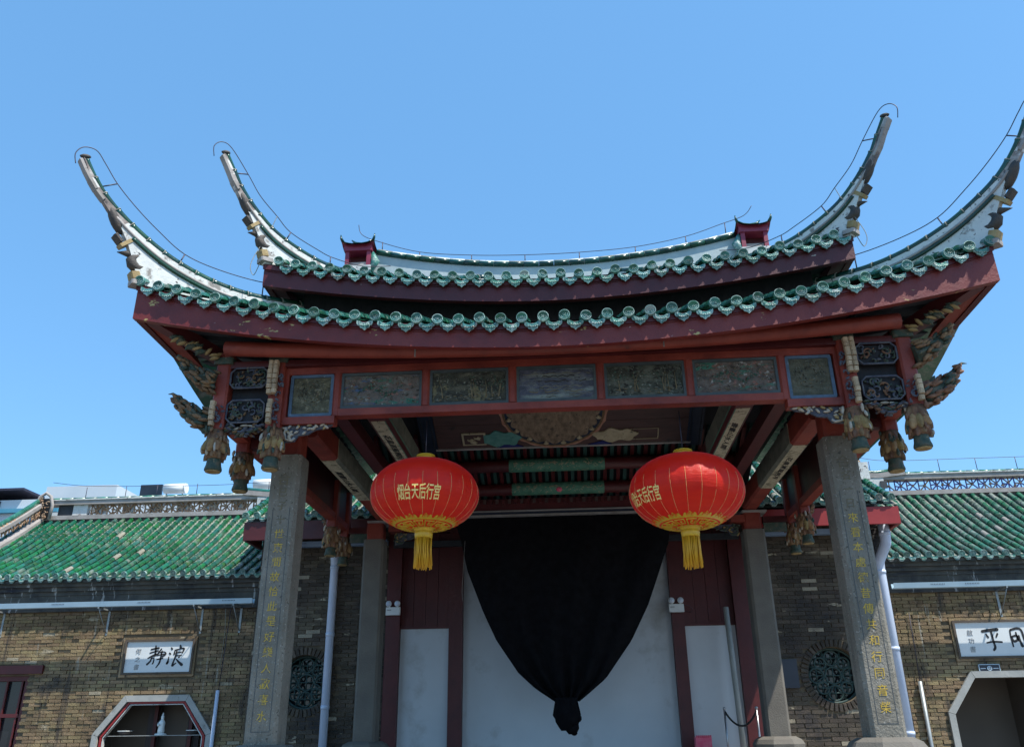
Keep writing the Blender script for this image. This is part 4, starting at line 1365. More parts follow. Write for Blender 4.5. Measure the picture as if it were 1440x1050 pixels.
for i in range(n):
    x0, x1 = -2.72 + 5.44 * i / n, -2.72 + 5.44 * (i + 1) / n
    m = MB(); m.tube([(x0 + .004, 2.09, zrg(x0) - .07), (x1 - .004, 2.09, zrg(x1) - .07)], .042, 8); m.build('ridge_tile', M['glaze_dark'], rg)
    m = MB(); m.tube([(x0, 2.2, zrg(x0) - .01), (x1 - .006, 2.2, zrg(x1) - .01)], .058, 10); m.build('ridge_cap_tile', M['plaster'] if i % 3 else M['mortar'], rg)  # white tile colour stands in for bright sky reflected on the cap
def ridge_house(s):
    x, y, z = s * 2.97, 2.12, 6.36
    h = put('ridge_pavilion', None, (x, y, z), ST)
    mag = M['house_red']
    m = MB(); m.bb(x - .21, x + .21, y - .2, y + .2, z, z + .18); m.build('plinth', M['plaster'], h)
    for a in (-.165, .165):
        for b in (-.15, .15):
            m = MB(); m.bb(x + a - .03, x + a + .03, y + b - .03, y + b + .03, z + .18, z + .48); m.build('post', mag, h)
    m = MB(); m.bb(x - .19, x + .19, y + .0, y + .16, z + .18, z + .46); m.build('inner_wall', M['darkred'], h)
    m = MB(); m.bb(x - .13, x + .13, y - .15, y - .10, z + .18, z + .26); m.build('sill', M['moulding'], h)
    m = MB(); m.bb(x - .215, x + .215, y - .20, y + .20, z + .44, z + .55); m.build('lintel', mag, h)
    # curved roof with flared corners
    m = MB(); m.smooth = True
    def f(u, v):
        a, b = u * 2 - 1, v * 2 - 1
        r_ = max(abs(a), abs(b))
        zz = z + .66 - .12 * r_ ** .8 + .07 * (abs(a) * abs(b)) ** 3
        return (x + a * .255, y + b * .25, zz)
    m.grid(f, 12, 12)
    m.build('tiled_roof', M['glaze_dark'], h)
    m = MB(); m.smooth = True
    m.grid(lambda u, v: (lambda p: (x + (p[0] - x) * .97, y + (p[1] - y) * .97, p[2] - .03))(f(1 - u, v)), 12, 12)
    m.build('roof_underside', mag, h)
    for a in (-1, 1):
        for b in (-1, 1):
            m = MB(); m.tube([(x + a * .23, y + b * .225, z + .585), (x + a * .255, y + b * .25, z + .63), (x + a * .262, y + b * .255, z + .69)], [.026, .02, .007], 6)
            m.build('corner_horn', M['glaze_dark'], h)
    m = MB(); m.tube([(x - .16, y, z + .75), (x - .1, y, z + .69), (x, y, z + .67), (x + .1, y, z + .69), (x + .16, y, z + .75)], [.008, .028, .03, .028, .008], 8)
    m.build('roof_ridge', M['glaze_dark'], h)
    # carved buttress where it meets the ridge
    m = MB(); m.tube([(x - s * .2, y - .1, z + .45), (x - s * .26, y - .12, z + .28), (x - s * .2, y - .14, z + .1)], [.03, .07, .04], 8); m.build('leaf_buttress', M['glaze_cap'], h)
M['house_red'] = mat('magenta_red_paint', [(.18, .015, .045), (.26, .03, .06)], 6, 5, .5, patches=[((.3, .25, .25), .70, 14, I3, .04)])
for s in (-1, 1):
    ridge_house(s)

# ================================================================== BRICK WALLS
from bpy_extras.object_utils import world_to_camera_view
def inview(p):
    d = Vector(p) - CAM
    zc_ = d.dot(fw)
    if zc_ <= 0: return None
    x, y = 720 + 1188 * d.dot(rt) / zc_, 525 - 1188 * d.dot(up) / zc_
    return (x, y, zc_) if -10 < x < 1450 and -10 < y < 1060 else None

def brick_wall(owner, x0, x1, y, z0, z1, holes, mt, ch=.058, bl=.23, cap=300, seed=1, hide=lambda x, z: False, dup=None):
    """real bricks laid in courses; the largest 300 in view are parts, the rest one joined part"""
    rnd = random.Random(seed)
    meshes = []
    for i in range(6):
        m = MB()
        L = bl - .012
        m.cbox((0, 0, 0), (L - rnd.uniform(0, .010), ch - .006 - rnd.uniform(0, .004), .07), .003 + .003 * rnd.random(), Matrix.Rotation(PI / 2, 3, 'X'))
        meshes.append(m.mesh('brick', mt, (0, 0, 0)))
    cells = []
    nz = int((z1 - z0) / ch)
    for r_ in range(nz):
        z = z0 + (r_ + .5) * ch
        x = x0 + (bl / 2 if r_ % 2 else bl)
        xs = x0
        while xs < x1 - .02:
            e = min(x, x1)
            c = (xs + e) / 2
            if e - xs > .05:
                ok = True
                for h in holes:
                    if h(c, z): ok = False; break
                if ok: cells.append((c, z, e - xs))
            xs = e
            x = e + bl
    vis = [(c, q) for c, q in ((c, inview((c[0], y, c[1]))) for c in cells) if q and not hide(q[0], q[1]) and abs(c[2] - bl) < .01]
    vis.sort(key=lambda t: t[1][2])
    chosen = set(id(c) for c, q in vis[:cap])
    rest = MB()
    for c in cells:
        dy = rnd.uniform(-.004, .004) - (.010 if rnd.random() < .05 else 0) + (.012 if rnd.random() < .05 else 0)
        if id(c) in chosen:
            put('brick', rnd.choice(meshes), (c[0], y + .035 + dy, c[1]), owner, rot=(0, rnd.uniform(-.008, .008), 0))
        else:
            rest.tone = rnd.random()
            L = c[2] - .012
            rest.bb(c[0] - L / 2, c[0] + L / 2, y + dy, y + .05, c[1] - ch / 2 + .0035, c[1] + ch / 2 - .0035)
    stuff(rest.build('brickwork', mt, owner))

def mortar_slab(owner, x0, x1, y0, y1, z0, z1, holes=()):
    """mortar core behind the bricks, with rectangular voids (x0,x1,z0,z1)"""
    m = MB()
    xs = sorted({x0, x1, *[h[0] for h in holes], *[h[1] for h in holes]})
    zs = sorted({z0, z1, *[h[2] for h in holes], *[h[3] for h in holes]})
    xs = [v for v in xs if x0 <= v <= x1]; zs = [v for v in zs if z0 <= v <= z1]
    for a, b in zip(xs, xs[1:]):
        for c, d in zip(zs, zs[1:]):
            cx, cz = (a + b) / 2, (c + d) / 2
            if any(h[0] < cx < h[1] and h[2] < cz < h[3] for h in holes): continue
            m.bb(a, b, y0, y1, c, d)
    m.build('mortar_core', M['mortar_wall'], owner)

def gutter(owner, x0, x1, y, z, mt='gutter', marks=()):
    m = MB()
    prof = [(0, 0), (.11, 0), (.125, .085), (.11, .085), (.10, .012), (.012, .012), (-.003, .085), (-.018, .085)]
    m.prism([(-a, b) for a, b in prof][::-1], ((x0 + x1) / 2, y, z), (0, 1, 0), (0, 0, 1), (1, 0, 0), x1 - x0)
    g = m.build('gutter', M[mt], owner)
    for x in marks:
        mm = MB()
        for k in range(9):
            mm.bb(x + k * .026, x + k * .026 + .014, y - .118 - .0028, y - .1185 + .003, z + .045, z + .062)
        mm.build('printed_mark', M['gutter_mark'], g)
    return g
def gbracket(owner, x, y, z, ywall, drop=.42):
    b = put('gutter_bracket', None, (x, y, z), owner)
    m = MB(); m.bb(x - .012, x + .012, y - .11, ywall, z - .03, z - .004); m.build('arm', M['steel'], b)
    m = MB(); m.bb(x - .018, x + .018, ywall - .012, ywall, z - drop, z - .03); m.build('wall_plate', M['steel'], b)
    m = MB()
    m.tube([(x, y - .09, z - .03), (x, ywall - .012, z - drop + .03)], .010, 4)
    m.build('strut', M['steel'], b)

# ------------------------------------------------------------------ wing roof builder
def wing_roof(owner, x0, x1, ye, ze, m_, yr, mt, pitch_x=.176, xoff=0.0, seed=3, cap=300, tile=.175, ends=True, vis_max=900):
    rf = put('tiled_roof', None, ((x0 + x1) / 2, ye, ze), owner)
    rnd = random.Random(seed)
    def z(y):
        t = (y - ye) / (yr - ye)
        return ze + m_ * (y - ye) - .10 * math.sin(PI * t)
    bed = MB()
    bed.smooth = True
    bed.grid(lambda u, v: (x0 + (x1 - x0) * u, ye + .03 + (yr - ye - .03) * v, z(ye + .03 + (yr - ye - .03) * v) - .03), 2, 12)
    bed.grid(lambda u, v: (x1 + (x0 - x1) * u, ye + .03 + (yr - ye - .03) * v, z(ye + .03 + (yr - ye - .03) * v) - .12), 2, 12)
    bed.build('roof_bed', M['mortar'], rf)
    pan = MB()
    r_ = pitch_x * .27
    tl = tube_tile_mesh(r_, tile + .02, mt, 'cover_tile', 6, .006)
    cpm = cap_mesh(r_ * 1.12, 'eave_end_tile', M['glaze_cap'])
    drp = drip_mesh(pitch_x * .7, .095, 'drip_tile', M['glaze_cap'], .08)
    n = int((x1 - x0) / pitch_x)
    cells = []
    for i in range(n + 1):
        x = x0 + xoff + i * pitch_x
        if x > x1: break
        if ends:
            put('eave_end_tile', cpm, (x, ye - .01, z(ye) + .01), rf, rot=(.2, rnd.uniform(-.4, .4), rnd.uniform(-.1, .1)))
            if x + pitch_x / 2 < x1:
                put('drip_tile', drp, (x + pitch_x / 2, ye, z(ye) - .02), rf, rot=(rnd.uniform(.0, .15), rnd.uniform(-.06, .06), rnd.uniform(-.1, .1)))
        y = ye
        while y < yr:
            th = math.atan((z(y + .05) - z(y)) / .05)
            cells.append((x, y, z(y), th))
            y += tile * math.cos(th)
        # pan tiles: stepped troughs
        y = ye
        xm = x + pitch_x / 2
        if xm < x1:
            while y < yr:
                th = math.atan((z(y + .05) - z(y)) / .05)
                pan.tone = rnd.random()
                dy = .085
                a = Vector((xm, y, z(y) - .012)); b_ = Vector((xm, y + dy * 1.25, z(y + dy * 1.25) - .026))
                wv = pitch_x * .42
                q = 5
                vs = []
                for p in (a, b_):
                    for j in range(q):
                        u = j / (q - 1)
                        vs.append((p.x - wv + 2 * wv * u, p.y, p.z - .02 * math.sin(PI * u)))
                vs += [(v[0], v[1], v[2] - .016) for v in vs[:q]]
                pan.add(vs, [(j, j + 1, q + j + 1, q + j) for j in range(q - 1)] + [(2 * q + j, 2 * q + j + 1, j + 1, j) for j in range(q - 1)])
                y += dy
    stuff(pan.build('pan_tiles', M['glaze_pan'], rf))
    vis = [(c, inview(c[:3])) for c in cells]
    vis = [c for c, q in sorted([(c, q) for c, q in vis if q], key=lambda t: t[1][2])]
    chosen = set(id(c) for c in vis[:cap])
    rest = MB()
    for c in cells:
        if id(c) in chosen:
            put('cover_tile', tl, c[:3], rf, rot=(c[3] + rnd.uniform(.0, .03), 0, rnd.uniform(-.04, .04)))
        else:
            rest.tone = rnd.random()
            d = Vector((0, math.cos(c[3]), math.sin(c[3])))
            p = Vector(c[:3])
            rest.tube([p, p + d * .018, p + d * .02, p + d * (tile + .02)], [r_ + .006, r_ + .006, r_, r_ - .003], 7)
    if rest.v:
        stuff(rest.build('cover_tiles', mt, rf))
    return rf, z

def lattice_band(owner, p0, p1, h, mt, seed, th=.05, blue=False):
    """open ridge course between two mouldings, from p0 to p1 (bottom line)"""
    rnd = random.Random(seed)
    p0, p1 = Vector(p0), Vector(p1)
    L = (p1 - p0).length
    d = (p1 - p0) / L
    m = MB()
    n = max(2, int(L / .23))
    Z = Vector((0, 0, 1))
    for i in range(n):
        a = p0 + d * (L * i / n); b = p0 + d * (L * (i + 1) / n); c = (a + b) / 2 + Z * h / 2
        r_ = .014 if blue else .017
        for q in (a, a + Z * h, b, b + Z * h, a + Z * h / 2, (a + b) / 2, (a + b) / 2 + Z * h):
            if rnd.random() < .92:
                mid = (q + c) / 2 + Vector((0, rnd.uniform(-.02, .02), rnd.uniform(-.02, .02)))
                m.mi = 1 if rnd.random() < .25 else 0
                m.tube([q, mid, c], r_, 5)
        m.mi = 1
        m.blob(c, (.06, .05, .06), None, 7, 4)
        if rnd.random() < .5:
            k = a + Z * rnd.uniform(.03, h * .6)
            m.blob(k, (.09, .05, .05), Matrix.Rotation(rnd.uniform(0, PI), 3, 'Y'), 6, 4)
        m.mi = 0
        m.tube([a, a + Z * h], r_, 5)
        if not blue:
            for _ in range(3):
                k = a + d * rnd.uniform(0, L / n) + Z * rnd.uniform(0, h)
                m.mi = rnd.choice((0, 1))
                m.tube([k + d * (.05 * math.cos(t)) + Z * (.04 * math.sin(t)) for t in (0, 1, 2, 3, 4)], .011, 5)
    return m.build('openwork_band', [mt, M['lattice_brown']], owner)

# ================================================================== GATE HALL (brick bay behind the stage, with the round windows)
GY = 5.8
G = thing('gate_hall', (0, GY, -1.6), 'shade-darkened brick gate hall behind the stage with two round lattice windows and white panelled middle', 'building')
RW = [(-4.47, .86, .43), (4.27, .83, .43)]
def hole_circ(cx, cz, r): return lambda x, z: (x - cx) ** 2 + (z - cz) ** 2 < r * r
holes = [hole_circ(a, b, c + .13) for a, b, c in RW] + [lambda x, z: -3.12 < x < 3.02]
brick_wall(G, -5.42, -3.12, GY, -1.6, 3.4, holes, M['brick_dark'], ch=.066, bl=.26, cap=150, seed=5)
brick_wall(G, 3.02, 5.36, GY, -1.6, 3.4, holes, M['brick_dark'], ch=.066, bl=.26, cap=150, seed=6)
sqh = [(a - c, a + c, b - c, b + c) for a, b, c in RW]
mortar_slab(G, -5.41, -3.12, GY + .018, GY + .4, -1.6, 3.42, [sqh[0]])
mortar_slab(G, 3.02, 5.35, GY + .018, GY + .4, -1.6, 3.42, [sqh[1]])
for (cx, cz, r) in RW:
    rw = put('round_window', None, (cx, GY, cz), G)
    # masking corners of the square void behind the arch ring
    m = MB()
    n = 40
    sq = []
    for i in range(n):
        a = 2 * PI * i / n
        k = 1 / max(abs(math.cos(a)), abs(math.sin(a)))
        sq.append((r * 1.01 * k * math.cos(a), r * 1.01 * k * math.sin(a)))
    vs = []
    for i in range(n):
        a = 2 * PI * i / n
        vs += [(cx + r * math.cos(a), GY + .02, cz + r * math.sin(a)), (cx + sq[i][0], GY + .02, cz + sq[i][1]), (cx + r * math.cos(a), GY + .38, cz + r * math.sin(a))]
    fs = []
    for i in range(n):
        j = (i + 1) % n
        fs += [(i * 3, i * 3 + 1, j * 3 + 1, j * 3), (i * 3 + 2, i * 3, j * 3, j * 3 + 2)]
    m.add(vs, fs); m.build('reveal', M['mortar_wall'], rw)
    nb = 44
    vm = MB(); vm.cbox((0, 0, 0), (.052, .07, .115), .006)
    vme = vm.mesh('arch_brick', M['brick_dark'], (0, 0, 0))
    for i in range(nb):
        a = 2 * PI * i / nb
        put('arch_brick', vme, (cx + (r + .062) * math.cos(a), GY + .02, cz + (r + .062) * math.sin(a)), rw, rot=(0, PI / 2 - a, 0))
    # lattice of interlocked rings and struts
    m = MB()
    yy = GY + .16
    def ring(x, z, rr, t=.017, k=20):
        m.tube([(x + rr * math.cos(2 * PI * i / k), yy, z + rr * math.sin(2 * PI * i / k)) for i in range(k + 1)], t, 6, False)
    ring(cx, cz, r * .97, .024, 36)
    ring(cx, cz, r * .30)
    for i in range(8):
        a = 2 * PI * i / 8
        q = r * .62
        x, z = cx + q * math.cos(a), cz + q * math.sin(a)
        if i % 2 == 0: ring(x, z, r * .27)
        else: ring(x, z, r * .21)
        m.tube([(x - r * .2, yy, z), (x + r * .2, yy, z)], .011, 5)
        m.tube([(x, yy, z - r * .2), (x, yy, z + r * .2)], .011, 5)
        m.tube([(cx + r * .30 * math.cos(a), yy, cz + r * .30 * math.sin(a)), (cx + r * .95 * math.cos(a + .39), yy, cz + r * .95 * math.sin(a + .39))], .012, 5)
        m.tube([(cx + r * .30 * math.cos(a), yy, cz + r * .30 * math.sin(a)), (cx + r * .95 * math.cos(a - .39), yy, cz + r * .95 * math.sin(a - .39))], .012, 5)
    for a in (0, PI / 2):
        m.tube([(cx - r * .28 * math.cos(a), yy, cz - r * .28 * math.sin(a)), (cx + r * .28 * math.cos(a), yy, cz + r * .28 * math.sin(a))], .012, 5)
    m.build('lattice', M['cyan_edge'], rw)
    m = MB(); m.bb(cx - r, cx + r, GY + .30, GY + .32, cz - r, cz + r); m.build('glass_pane', M['glass'], rw)

# middle bay: dark red posts, boards and white panels
def part(name, mt, x0, x1, y0, y1, z0, z1, parent=G):
    m = MB(); m.bb(x0, x1, y0, y1, z0, z1)
    return m.build(name, M[mt], parent)
for (a, b) in ((-3.10, -2.86), (-2.02, -1.79), (1.72, 1.92), (2.76, 3.0)):
    part('door_post', 'darkred', a, b, GY - .10, GY + .12, -1.6, 3.3)
for (a, b, z) in ((-2.86, -2.02, 1.68), (1.92, 2.76, 1.64)):
    part('white_panel', 'white_wall', a, b, GY + .03, GY + .06, -1.6, z)
    for k in range(4):
        q = a + (b - a) * k / 4
        part('door_board', 'darkred', q + .003, q + (b - a) / 4 - .003, GY + .02 + .003 * (k % 2), GY + .06, z + .05, 3.3)
    part('door_light_block', 'darkred', a, b, GY + .065, GY + .09, -1.6, 3.3)  # added sheet that stops light leaking through gaps between the door boards
    part('lower_rail', 'darkred', a, b, GY - .0, GY + .061, z, z + .05)
part('white_screen', 'white_wall', -1.79, 1.72, GY + .06, GY + .09, -1.6, 3.3)
part('head_beam', 'darkred', -3.1, 3.0, GY - .12, GY + .14, 3.3, 3.6)
part('head_conduit', 'rafter', -3.0, -1.6, GY - .2, GY - .12, 3.03, 3.13)
part('head_conduit', 'rafter', 1.5, 2.95, GY - .2, GY - .12, 3.03, 3.13)
# upper wall, soffit and fascia of the small roof
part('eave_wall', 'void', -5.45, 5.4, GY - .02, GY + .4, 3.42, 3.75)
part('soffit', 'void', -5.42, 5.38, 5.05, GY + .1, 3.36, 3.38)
part('fascia_board', 'darkred', -5.47, -3.2, 4.98, 5.04, 3.09, 3.40)
part('fascia_board', 'brightred', 3.2, 5.44, 4.98, 5.04, 3.08, 3.36)
m = MB(); m.bb(5.40, 5.46, 5.04, 5.8, 3.08, 3.34); m.build('fascia_return', M['brightred'], G)
m = MB(); m.bb(-5.49, -5.43, 5.04, 5.8, 3.10, 3.38); m.build('fascia_return', M['darkred'], G)
grf, gz = wing_roof(G, -5.45, 5.45, 4.95, 3.50, .62, 8.3, M['glaze_bright'], pitch_x=.2, seed=8, cap=150, tile=.19)
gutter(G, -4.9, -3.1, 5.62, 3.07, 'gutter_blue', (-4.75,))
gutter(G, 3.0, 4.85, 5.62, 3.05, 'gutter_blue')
for x in (-4.12, -3.2, 3.1, 4.75):
    gbracket(G, x, 5.62, 3.07, GY, .42)
# verge ridges that climb the small roof
for s in (-1, 1):
    vr = put('verge_ridge', None, (s * 5.38, 6.1, gz(6.1)), G)
    x = s * 5.36
    ys = (6.15, 6.5, 7.0, 7.6, 8.3)
    for dz, hh, mt_, nm in ((.0, .07, 'moulding', 'lower_moulding'), (.30, .07, 'moulding', 'upper_moulding')):
        m = MB()
        vs = []
        for y in ys:
            zz = gz(y) + .10 + dz + .12 * max(0, (6.8 - y)) ** 1.5
            vs += [(x - .07, y, zz), (x + .07, y, zz), (x + .07, y, zz + hh), (x - .07, y, zz + hh)]
        fs = []
        for i in range(len(ys) - 1):
            for j in range(4):
                a, b = i * 4 + j, i * 4 + (j + 1) % 4
                fs.append((a, b, b + 4, a + 4))
        fs += [(3, 2, 1, 0), tuple(len(vs) - 4 + j for j in range(4))]
        m.add(vs, fs); m.build(nm, M[mt_], vr)
    m = MB(); m.tube([(x, y, gz(y) + .52 + .12 * max(0, (6.8 - y)) ** 1.5) for y in ys], .055, 8); m.build('ridge_tile', M['glaze'], vr)
    lattice_band(vr, (x, 6.2, gz(6.2) + .22), (x, 8.2, gz(8.2) + .17), .24, M['lattice_brown'], 40 + s)
    m = MB(); m.bb(x - .09, x + .09, 6.0, 6.2, gz(6.1) - .02, gz(6.1) + .30); m.build('end_block', M['plaster'], vr)

# down pipes
def pipe(owner, pts, r, name='down_pipe', mt='pvc', collars=()):
    m = MB(); m.tube(pts, r, 14)
    p = m.build(name, M[mt], owner)
    for z in collars:
        mm = MB()
        x, y = None, None
        for a, b in zip(pts, pts[1:]):
            if min(a[2], b[2]) <= z <= max(a[2], b[2]):
                t = (z - a[2]) / ((b[2] - a[2]) or 1)
                x, y = a[0] + (b[0] - a[0]) * t, a[1] + (b[1] - a[1]) * t
        if x is not None:
            mm.tube([(x, y, z - .03), (x, y, z + .03)], r * 1.09, 14); mm.build('collar', M[mt], p)
pipe(G, [(-4.04, 5.62, 3.07), (-4.04, 5.62, 2.9), (-4.04, 5.66, 2.8), (-4.03, 5.66, -1.6)], .068, collars=(2.72, 1.6, .45, -.2))
pipe(G, [(5.30, 5.4, 3.3), (5.30, 5.4, 2.95), (5.30, 5.43, 2.85), (5.26, 5.55, 2.72), (5.22, 5.66, 2.60), (5.21, 5.68, 2.45), (5.20, 5.68, -1.6)], .088, collars=(3.0, 2.42, 1.2, -.05))

# ================================================================== WING BUILDINGS
WY = 6.0
def octo(x0, x1, zt_, zs, dx):
    """octagon-headed opening outline: full width x0..x1 below zs, top zt_ between x0+dx, x1-dx"""
    return [(x0, -1.6), (x0, zs), (x0 + dx, zt_), (x1 - dx, zt_), (x1, zs), (x1, -1.6)]
def hole_oct(x0, x1, zt_, zs, dx, grow=0.0):
    def h(x, z):
        if not (x0 - grow < x < x1 + grow and z < zt_ + grow): return False
        if z <= zs: return True
        t = (z - zs) / (zt_ - zs)
        return x0 - grow + dx * t < x < x1 + grow - dx * t
    return h
def frame_seg(owner, p, q, wd, y0, y1, mt, name):
    """bar from p to q (x,z) lying outwards of the opening by wd"""
    p, q = Vector((p[0], 0, p[1])), Vector((q[0], 0, q[1]))
    d = (q - p).normalized(); nrm = Vector((-d.z, 0, d.x))
    m = MB()
    m.prism([(p.x, p.z), (q.x, q.z), (q.x + nrm.x * wd, q.z + nrm.z * wd), (p.x + nrm.x * wd, p.z + nrm.z * wd)], (0, (y0 + y1) / 2, 0), (1, 0, 0), (0, 0, 1), (0, 1, 0), abs(y1 - y0))
    m.build(name, M[mt], owner)
def oct_frame(owner, o, wd, y0, y1, mt, name):
    n = len(o)
    # mitred ring pieces
    def offs(k):
        a = Vector(o[k - 1]) if k > 0 else Vector((o[0][0], -3))
        b = Vector(o[k]); c = Vector(o[k + 1]) if k < n - 1 else Vector((o[-1][0], -3))
        d1, d2 = (b - a).normalized(), (c - b).normalized()
        n1, n2 = Vector((-d1.y, d1.x)), Vector((-d2.y, d2.x))
        bis = (n1 + n2).normalized()
        return b + bis * (wd / max(.3, bis.dot(n1)))
    O = [offs(k) for k in range(n)]
    for k in range(n - 1):
        m = MB()
        a, b = Vector(o[k]), Vector(o[k + 1])
        g = (b - a).normalized() * .003
        m.prism([tuple(a + g), tuple(b - g), tuple(O[k + 1] - g), tuple(O[k] + g)], (0, (y0 + y1) / 2, 0), (1, 0, 0), (0, 0, 1), (0, 1, 0), abs(y1 - y0))
        m.build(name, M[mt], owner)

def wing(side):
    lft = side < 0
    if lft:
        B = thing('side_hall', (-8.5, WY, -1.6), 'brown brick side hall with mossy bright green tile roof and octagonal shop window', 'building')
        x0, x1 = -12.2, -5.42
    else:
        B = thing('side_hall', (8.2, WY, -1.6), 'brown brick side hall with greyish green tile roof, violet ridge lattice and octagonal doorway', 'building')
        x0, x1 = 5.36, 11.5
    if lft:
        o = octo(-7.99, -6.12, .60, .06, .42)
        hl = [hole_oct(-7.99, -6.12, .60, .06, .42, .10), lambda x, z: x < -9.38 and z < 1.22, lambda x, z: -7.83 < x < -6.44 and .98 < z < 1.68]
        voids = [(-7.99, -6.12, -1.6, .60), (-11.2, -9.42, -.9, 1.05)]
    else:
        o = octo(6.08, 8.3, .76, .22, .42)
        hl = [hole_oct(6.08, 8.3, .76, .22, .42, .10), lambda x, z: 6.26 < x < 7.86 and 1.02 < z < 1.70]
        voids = [(6.08, 8.3, -1.6, .76)]
    brick_wall(B, x0, x1, WY, -1.6, 2.40, hl, M['brick'], ch=.058, bl=.23, cap=300, seed=20 + side)
    mortar_slab(B, x0, x1, WY + .018, WY + .25, -1.6, 2.42, voids)
    # corner spandrels of the octagon void
    m = MB()
    for q in (0, 1):
        if q == 0: tri = [(o[1][0] - .01, o[1][1]), (o[2][0], o[2][1] + .01), (o[1][0] - .01, o[2][1] + .01)]
        else: tri = [(o[4][0] + .01, o[4][1]), (o[4][0] + .01, o[3][1] + .01), (o[3][0], o[3][1] + .01)]
        m.prism(tri, (0, WY + .135, 0), (1, 0, 0), (0, 0, 1), (0, 1, 0), .225)
    m.build('spandrel', M['mortar_wall'], B)
    # blackened band between tiles and gutter: three corbelled courses
    for i, (za, zb, yy) in enumerate(((2.40, 2.47, WY - .05), (2.47, 2.54, WY - .10), (2.54, 2.61, WY - .16), (2.61, 2.66, WY - .22))):
        m = MB(); m.bb(x0, x1, yy, WY + .25, za, zb - .003); m.build('corbel_course', M['corbel'], B)
    m = MB(); m.bb(x0, x1, WY - .03, WY + .25, 2.12, 2.40); m.build('stained_band', M['corbel'], B)
    rf, z = wing_roof(B, x0 + (.55 if lft else 0), x1 - (0 if lft else 0), 5.75, 2.70, .635, 8.45, M['glaze_bright'] if lft else M['glaze_grey'],
                      pitch_x=.180, seed=50 + side, cap=300, tile=.235)
    marks = (-9.0, -7.45) if lft else (5.95, 8.3)
    gutter(B, x0, x1, 5.70, 2.14, 'gutter', marks + ((-5.95,) if lft else (6.5,)))
    for x in ((-10.1, -8.15, -6.45, -5.75) if lft else (7.15, 9.2)):
        gbracket(B, x, 5.70, 2.14, WY, .44)
    # ridge
    zr = z(8.45)
    rx0, rx1 = (-11.25, -6.35) if lft else (6.45, 11.4)
    rd = put('roof_ridge', None, ((rx0 + rx1) / 2, 8.45, zr), B)
    def rp(name, mt, a, b, y0, y1, za, zb):
        mm = MB(); mm.bb(a, b, y0, y1, za, zb); return mm.build(name, M[mt], rd)
    rp('base_course', 'scroll', rx0, rx1, 8.36, 8.54, zr - .12, zr - .02)
    rp('lower_moulding', 'moulding', rx0 - .05, rx1 + .05, 8.33, 8.57, zr - .02, zr + .07)
    rp('upper_moulding', 'moulding', rx0 - .05, rx1 + .05, 8.33, 8.57, zr + .31, zr + .40)
    rp('upper_fillet', 'plaster', rx0 - .05, rx1 + .05, 8.31, 8.55, zr + .402, zr + .425)
    for i in range(int((rx1 - rx0) / .26)):
        mm = MB(); xx = rx0 + i * .26
        mm.tube([(xx, 8.44, zr + .44), (xx + .25, 8.44, zr + .44)], .05, 8); mm.build('ridge_tile', M['glaze_grey'], rd)
    if lft:
        lattice_band(rd, (rx0 + .95, 8.44, zr + .075), (rx1 - .1, 8.44, zr + .075), .23, M['lattice_brown'], 61)
        rp('solid_panel', 'rafter', rx0 + .22, rx0 + .55, 8.40, 8.50, zr + .07, zr + .31)
        rp('solid_panel', 'plaster', rx0 + .56, rx0 + .88, 8.39, 8.51, zr + .07, zr + .31)
        # partial white backing seen through the openwork
        for k in range(6):
            xx = rx0 + 1.0 + k * .62
            rp('plaster_patch', 'plaster', xx, xx + .28, 8.48, 8.50, zr + .12, zr + .29)
    else:
        lattice_band(rd, (rx0 + .10, 8.44, zr + .075), (rx1 - .1, 8.44, zr + .075), .23, M['lattice_blue'], 62, blue=True)
    ex = rx1 if lft else rx0
    es = 1 if lft else -1
    # raised end where the ridge meets the gate hall: white pier, dark slot, upturned moulding
    mm = MB(); mm.bb(ex - .22, ex + .08, 8.3, 8.6, zr - .1, zr + .34); mm.build('end_pier', M['plaster'], rd)
    mm = MB(); mm.bb(ex - .13 if lft else ex - .0, ex - .0 if lft else ex + .13, 8.28, 8.31, zr + .12, zr + .27); mm.build('slot', M['rafter'], rd)
    mm = MB()
    sh = [(-.55, .40), (-.5, .50), (0, .44), (.35, .46), (.8, .66), (.82, .58), (.4, .36), (0, .34)]
    mm.prism([(es * a, b) for a, b in sh], (ex, 8.42, zr), (1, 0, 0), (0, 0, 1), (0, 1, 0), .26)
    mm.build('upturned_moulding', M['moulding'], rd)
    mm = MB(); mm.tube([(ex + es * a, 8.42, zr + b) for a, b in ((-.5, .54), (0, .48), (.35, .50), (.8, .70))], .05, 8); mm.build('ridge_tile', M['glaze'], rd)
    if lft:
        # outer gable ridge coming down towards the viewer
        gr = put('gable_ridge', None, (-11.35, 8.4, zr), B)
        ys = [8.35 - i * .3 for i in range(10)]
        def gzz(y): return z(max(y, 5.76)) + .02
        for dz, hh, mt_, nm, dx in ((.02, .08, 'moulding', 'lower_moulding', .05), (.36, .09, 'moulding', 'upper_moulding', .0)):
            mm = MB(); vs = []
            for y in ys:
                q = gzz(y) + dz
                vs += [(-11.5 + dx, y, q), (-11.32 + dx, y, q), (-11.32 + dx, y, q + hh), (-11.5 + dx, y, q + hh)]
            fs = []
            for i in range(len(ys) - 1):
                for j in range(4):
                    a, b = i * 4 + j, i * 4 + (j + 1) % 4
                    fs.append((b, a, a + 4, b + 4))
            mm.add(vs, fs); mm.build(nm, M[mt_], gr)
        lattice_band(gr, (-11.36, ys[-1], gzz(ys[-1]) + .12), (-11.36, ys[0], gzz(ys[0]) + .12), .24, M['lattice_brown'], 63)
        mm = MB(); mm.tube([(-11.43, y, gzz(y) + .50) for y in ys], .055, 8); mm.build('ridge_tile', M['glaze'], gr)
        # rounded arch finial at the ridge end
        mm = MB()
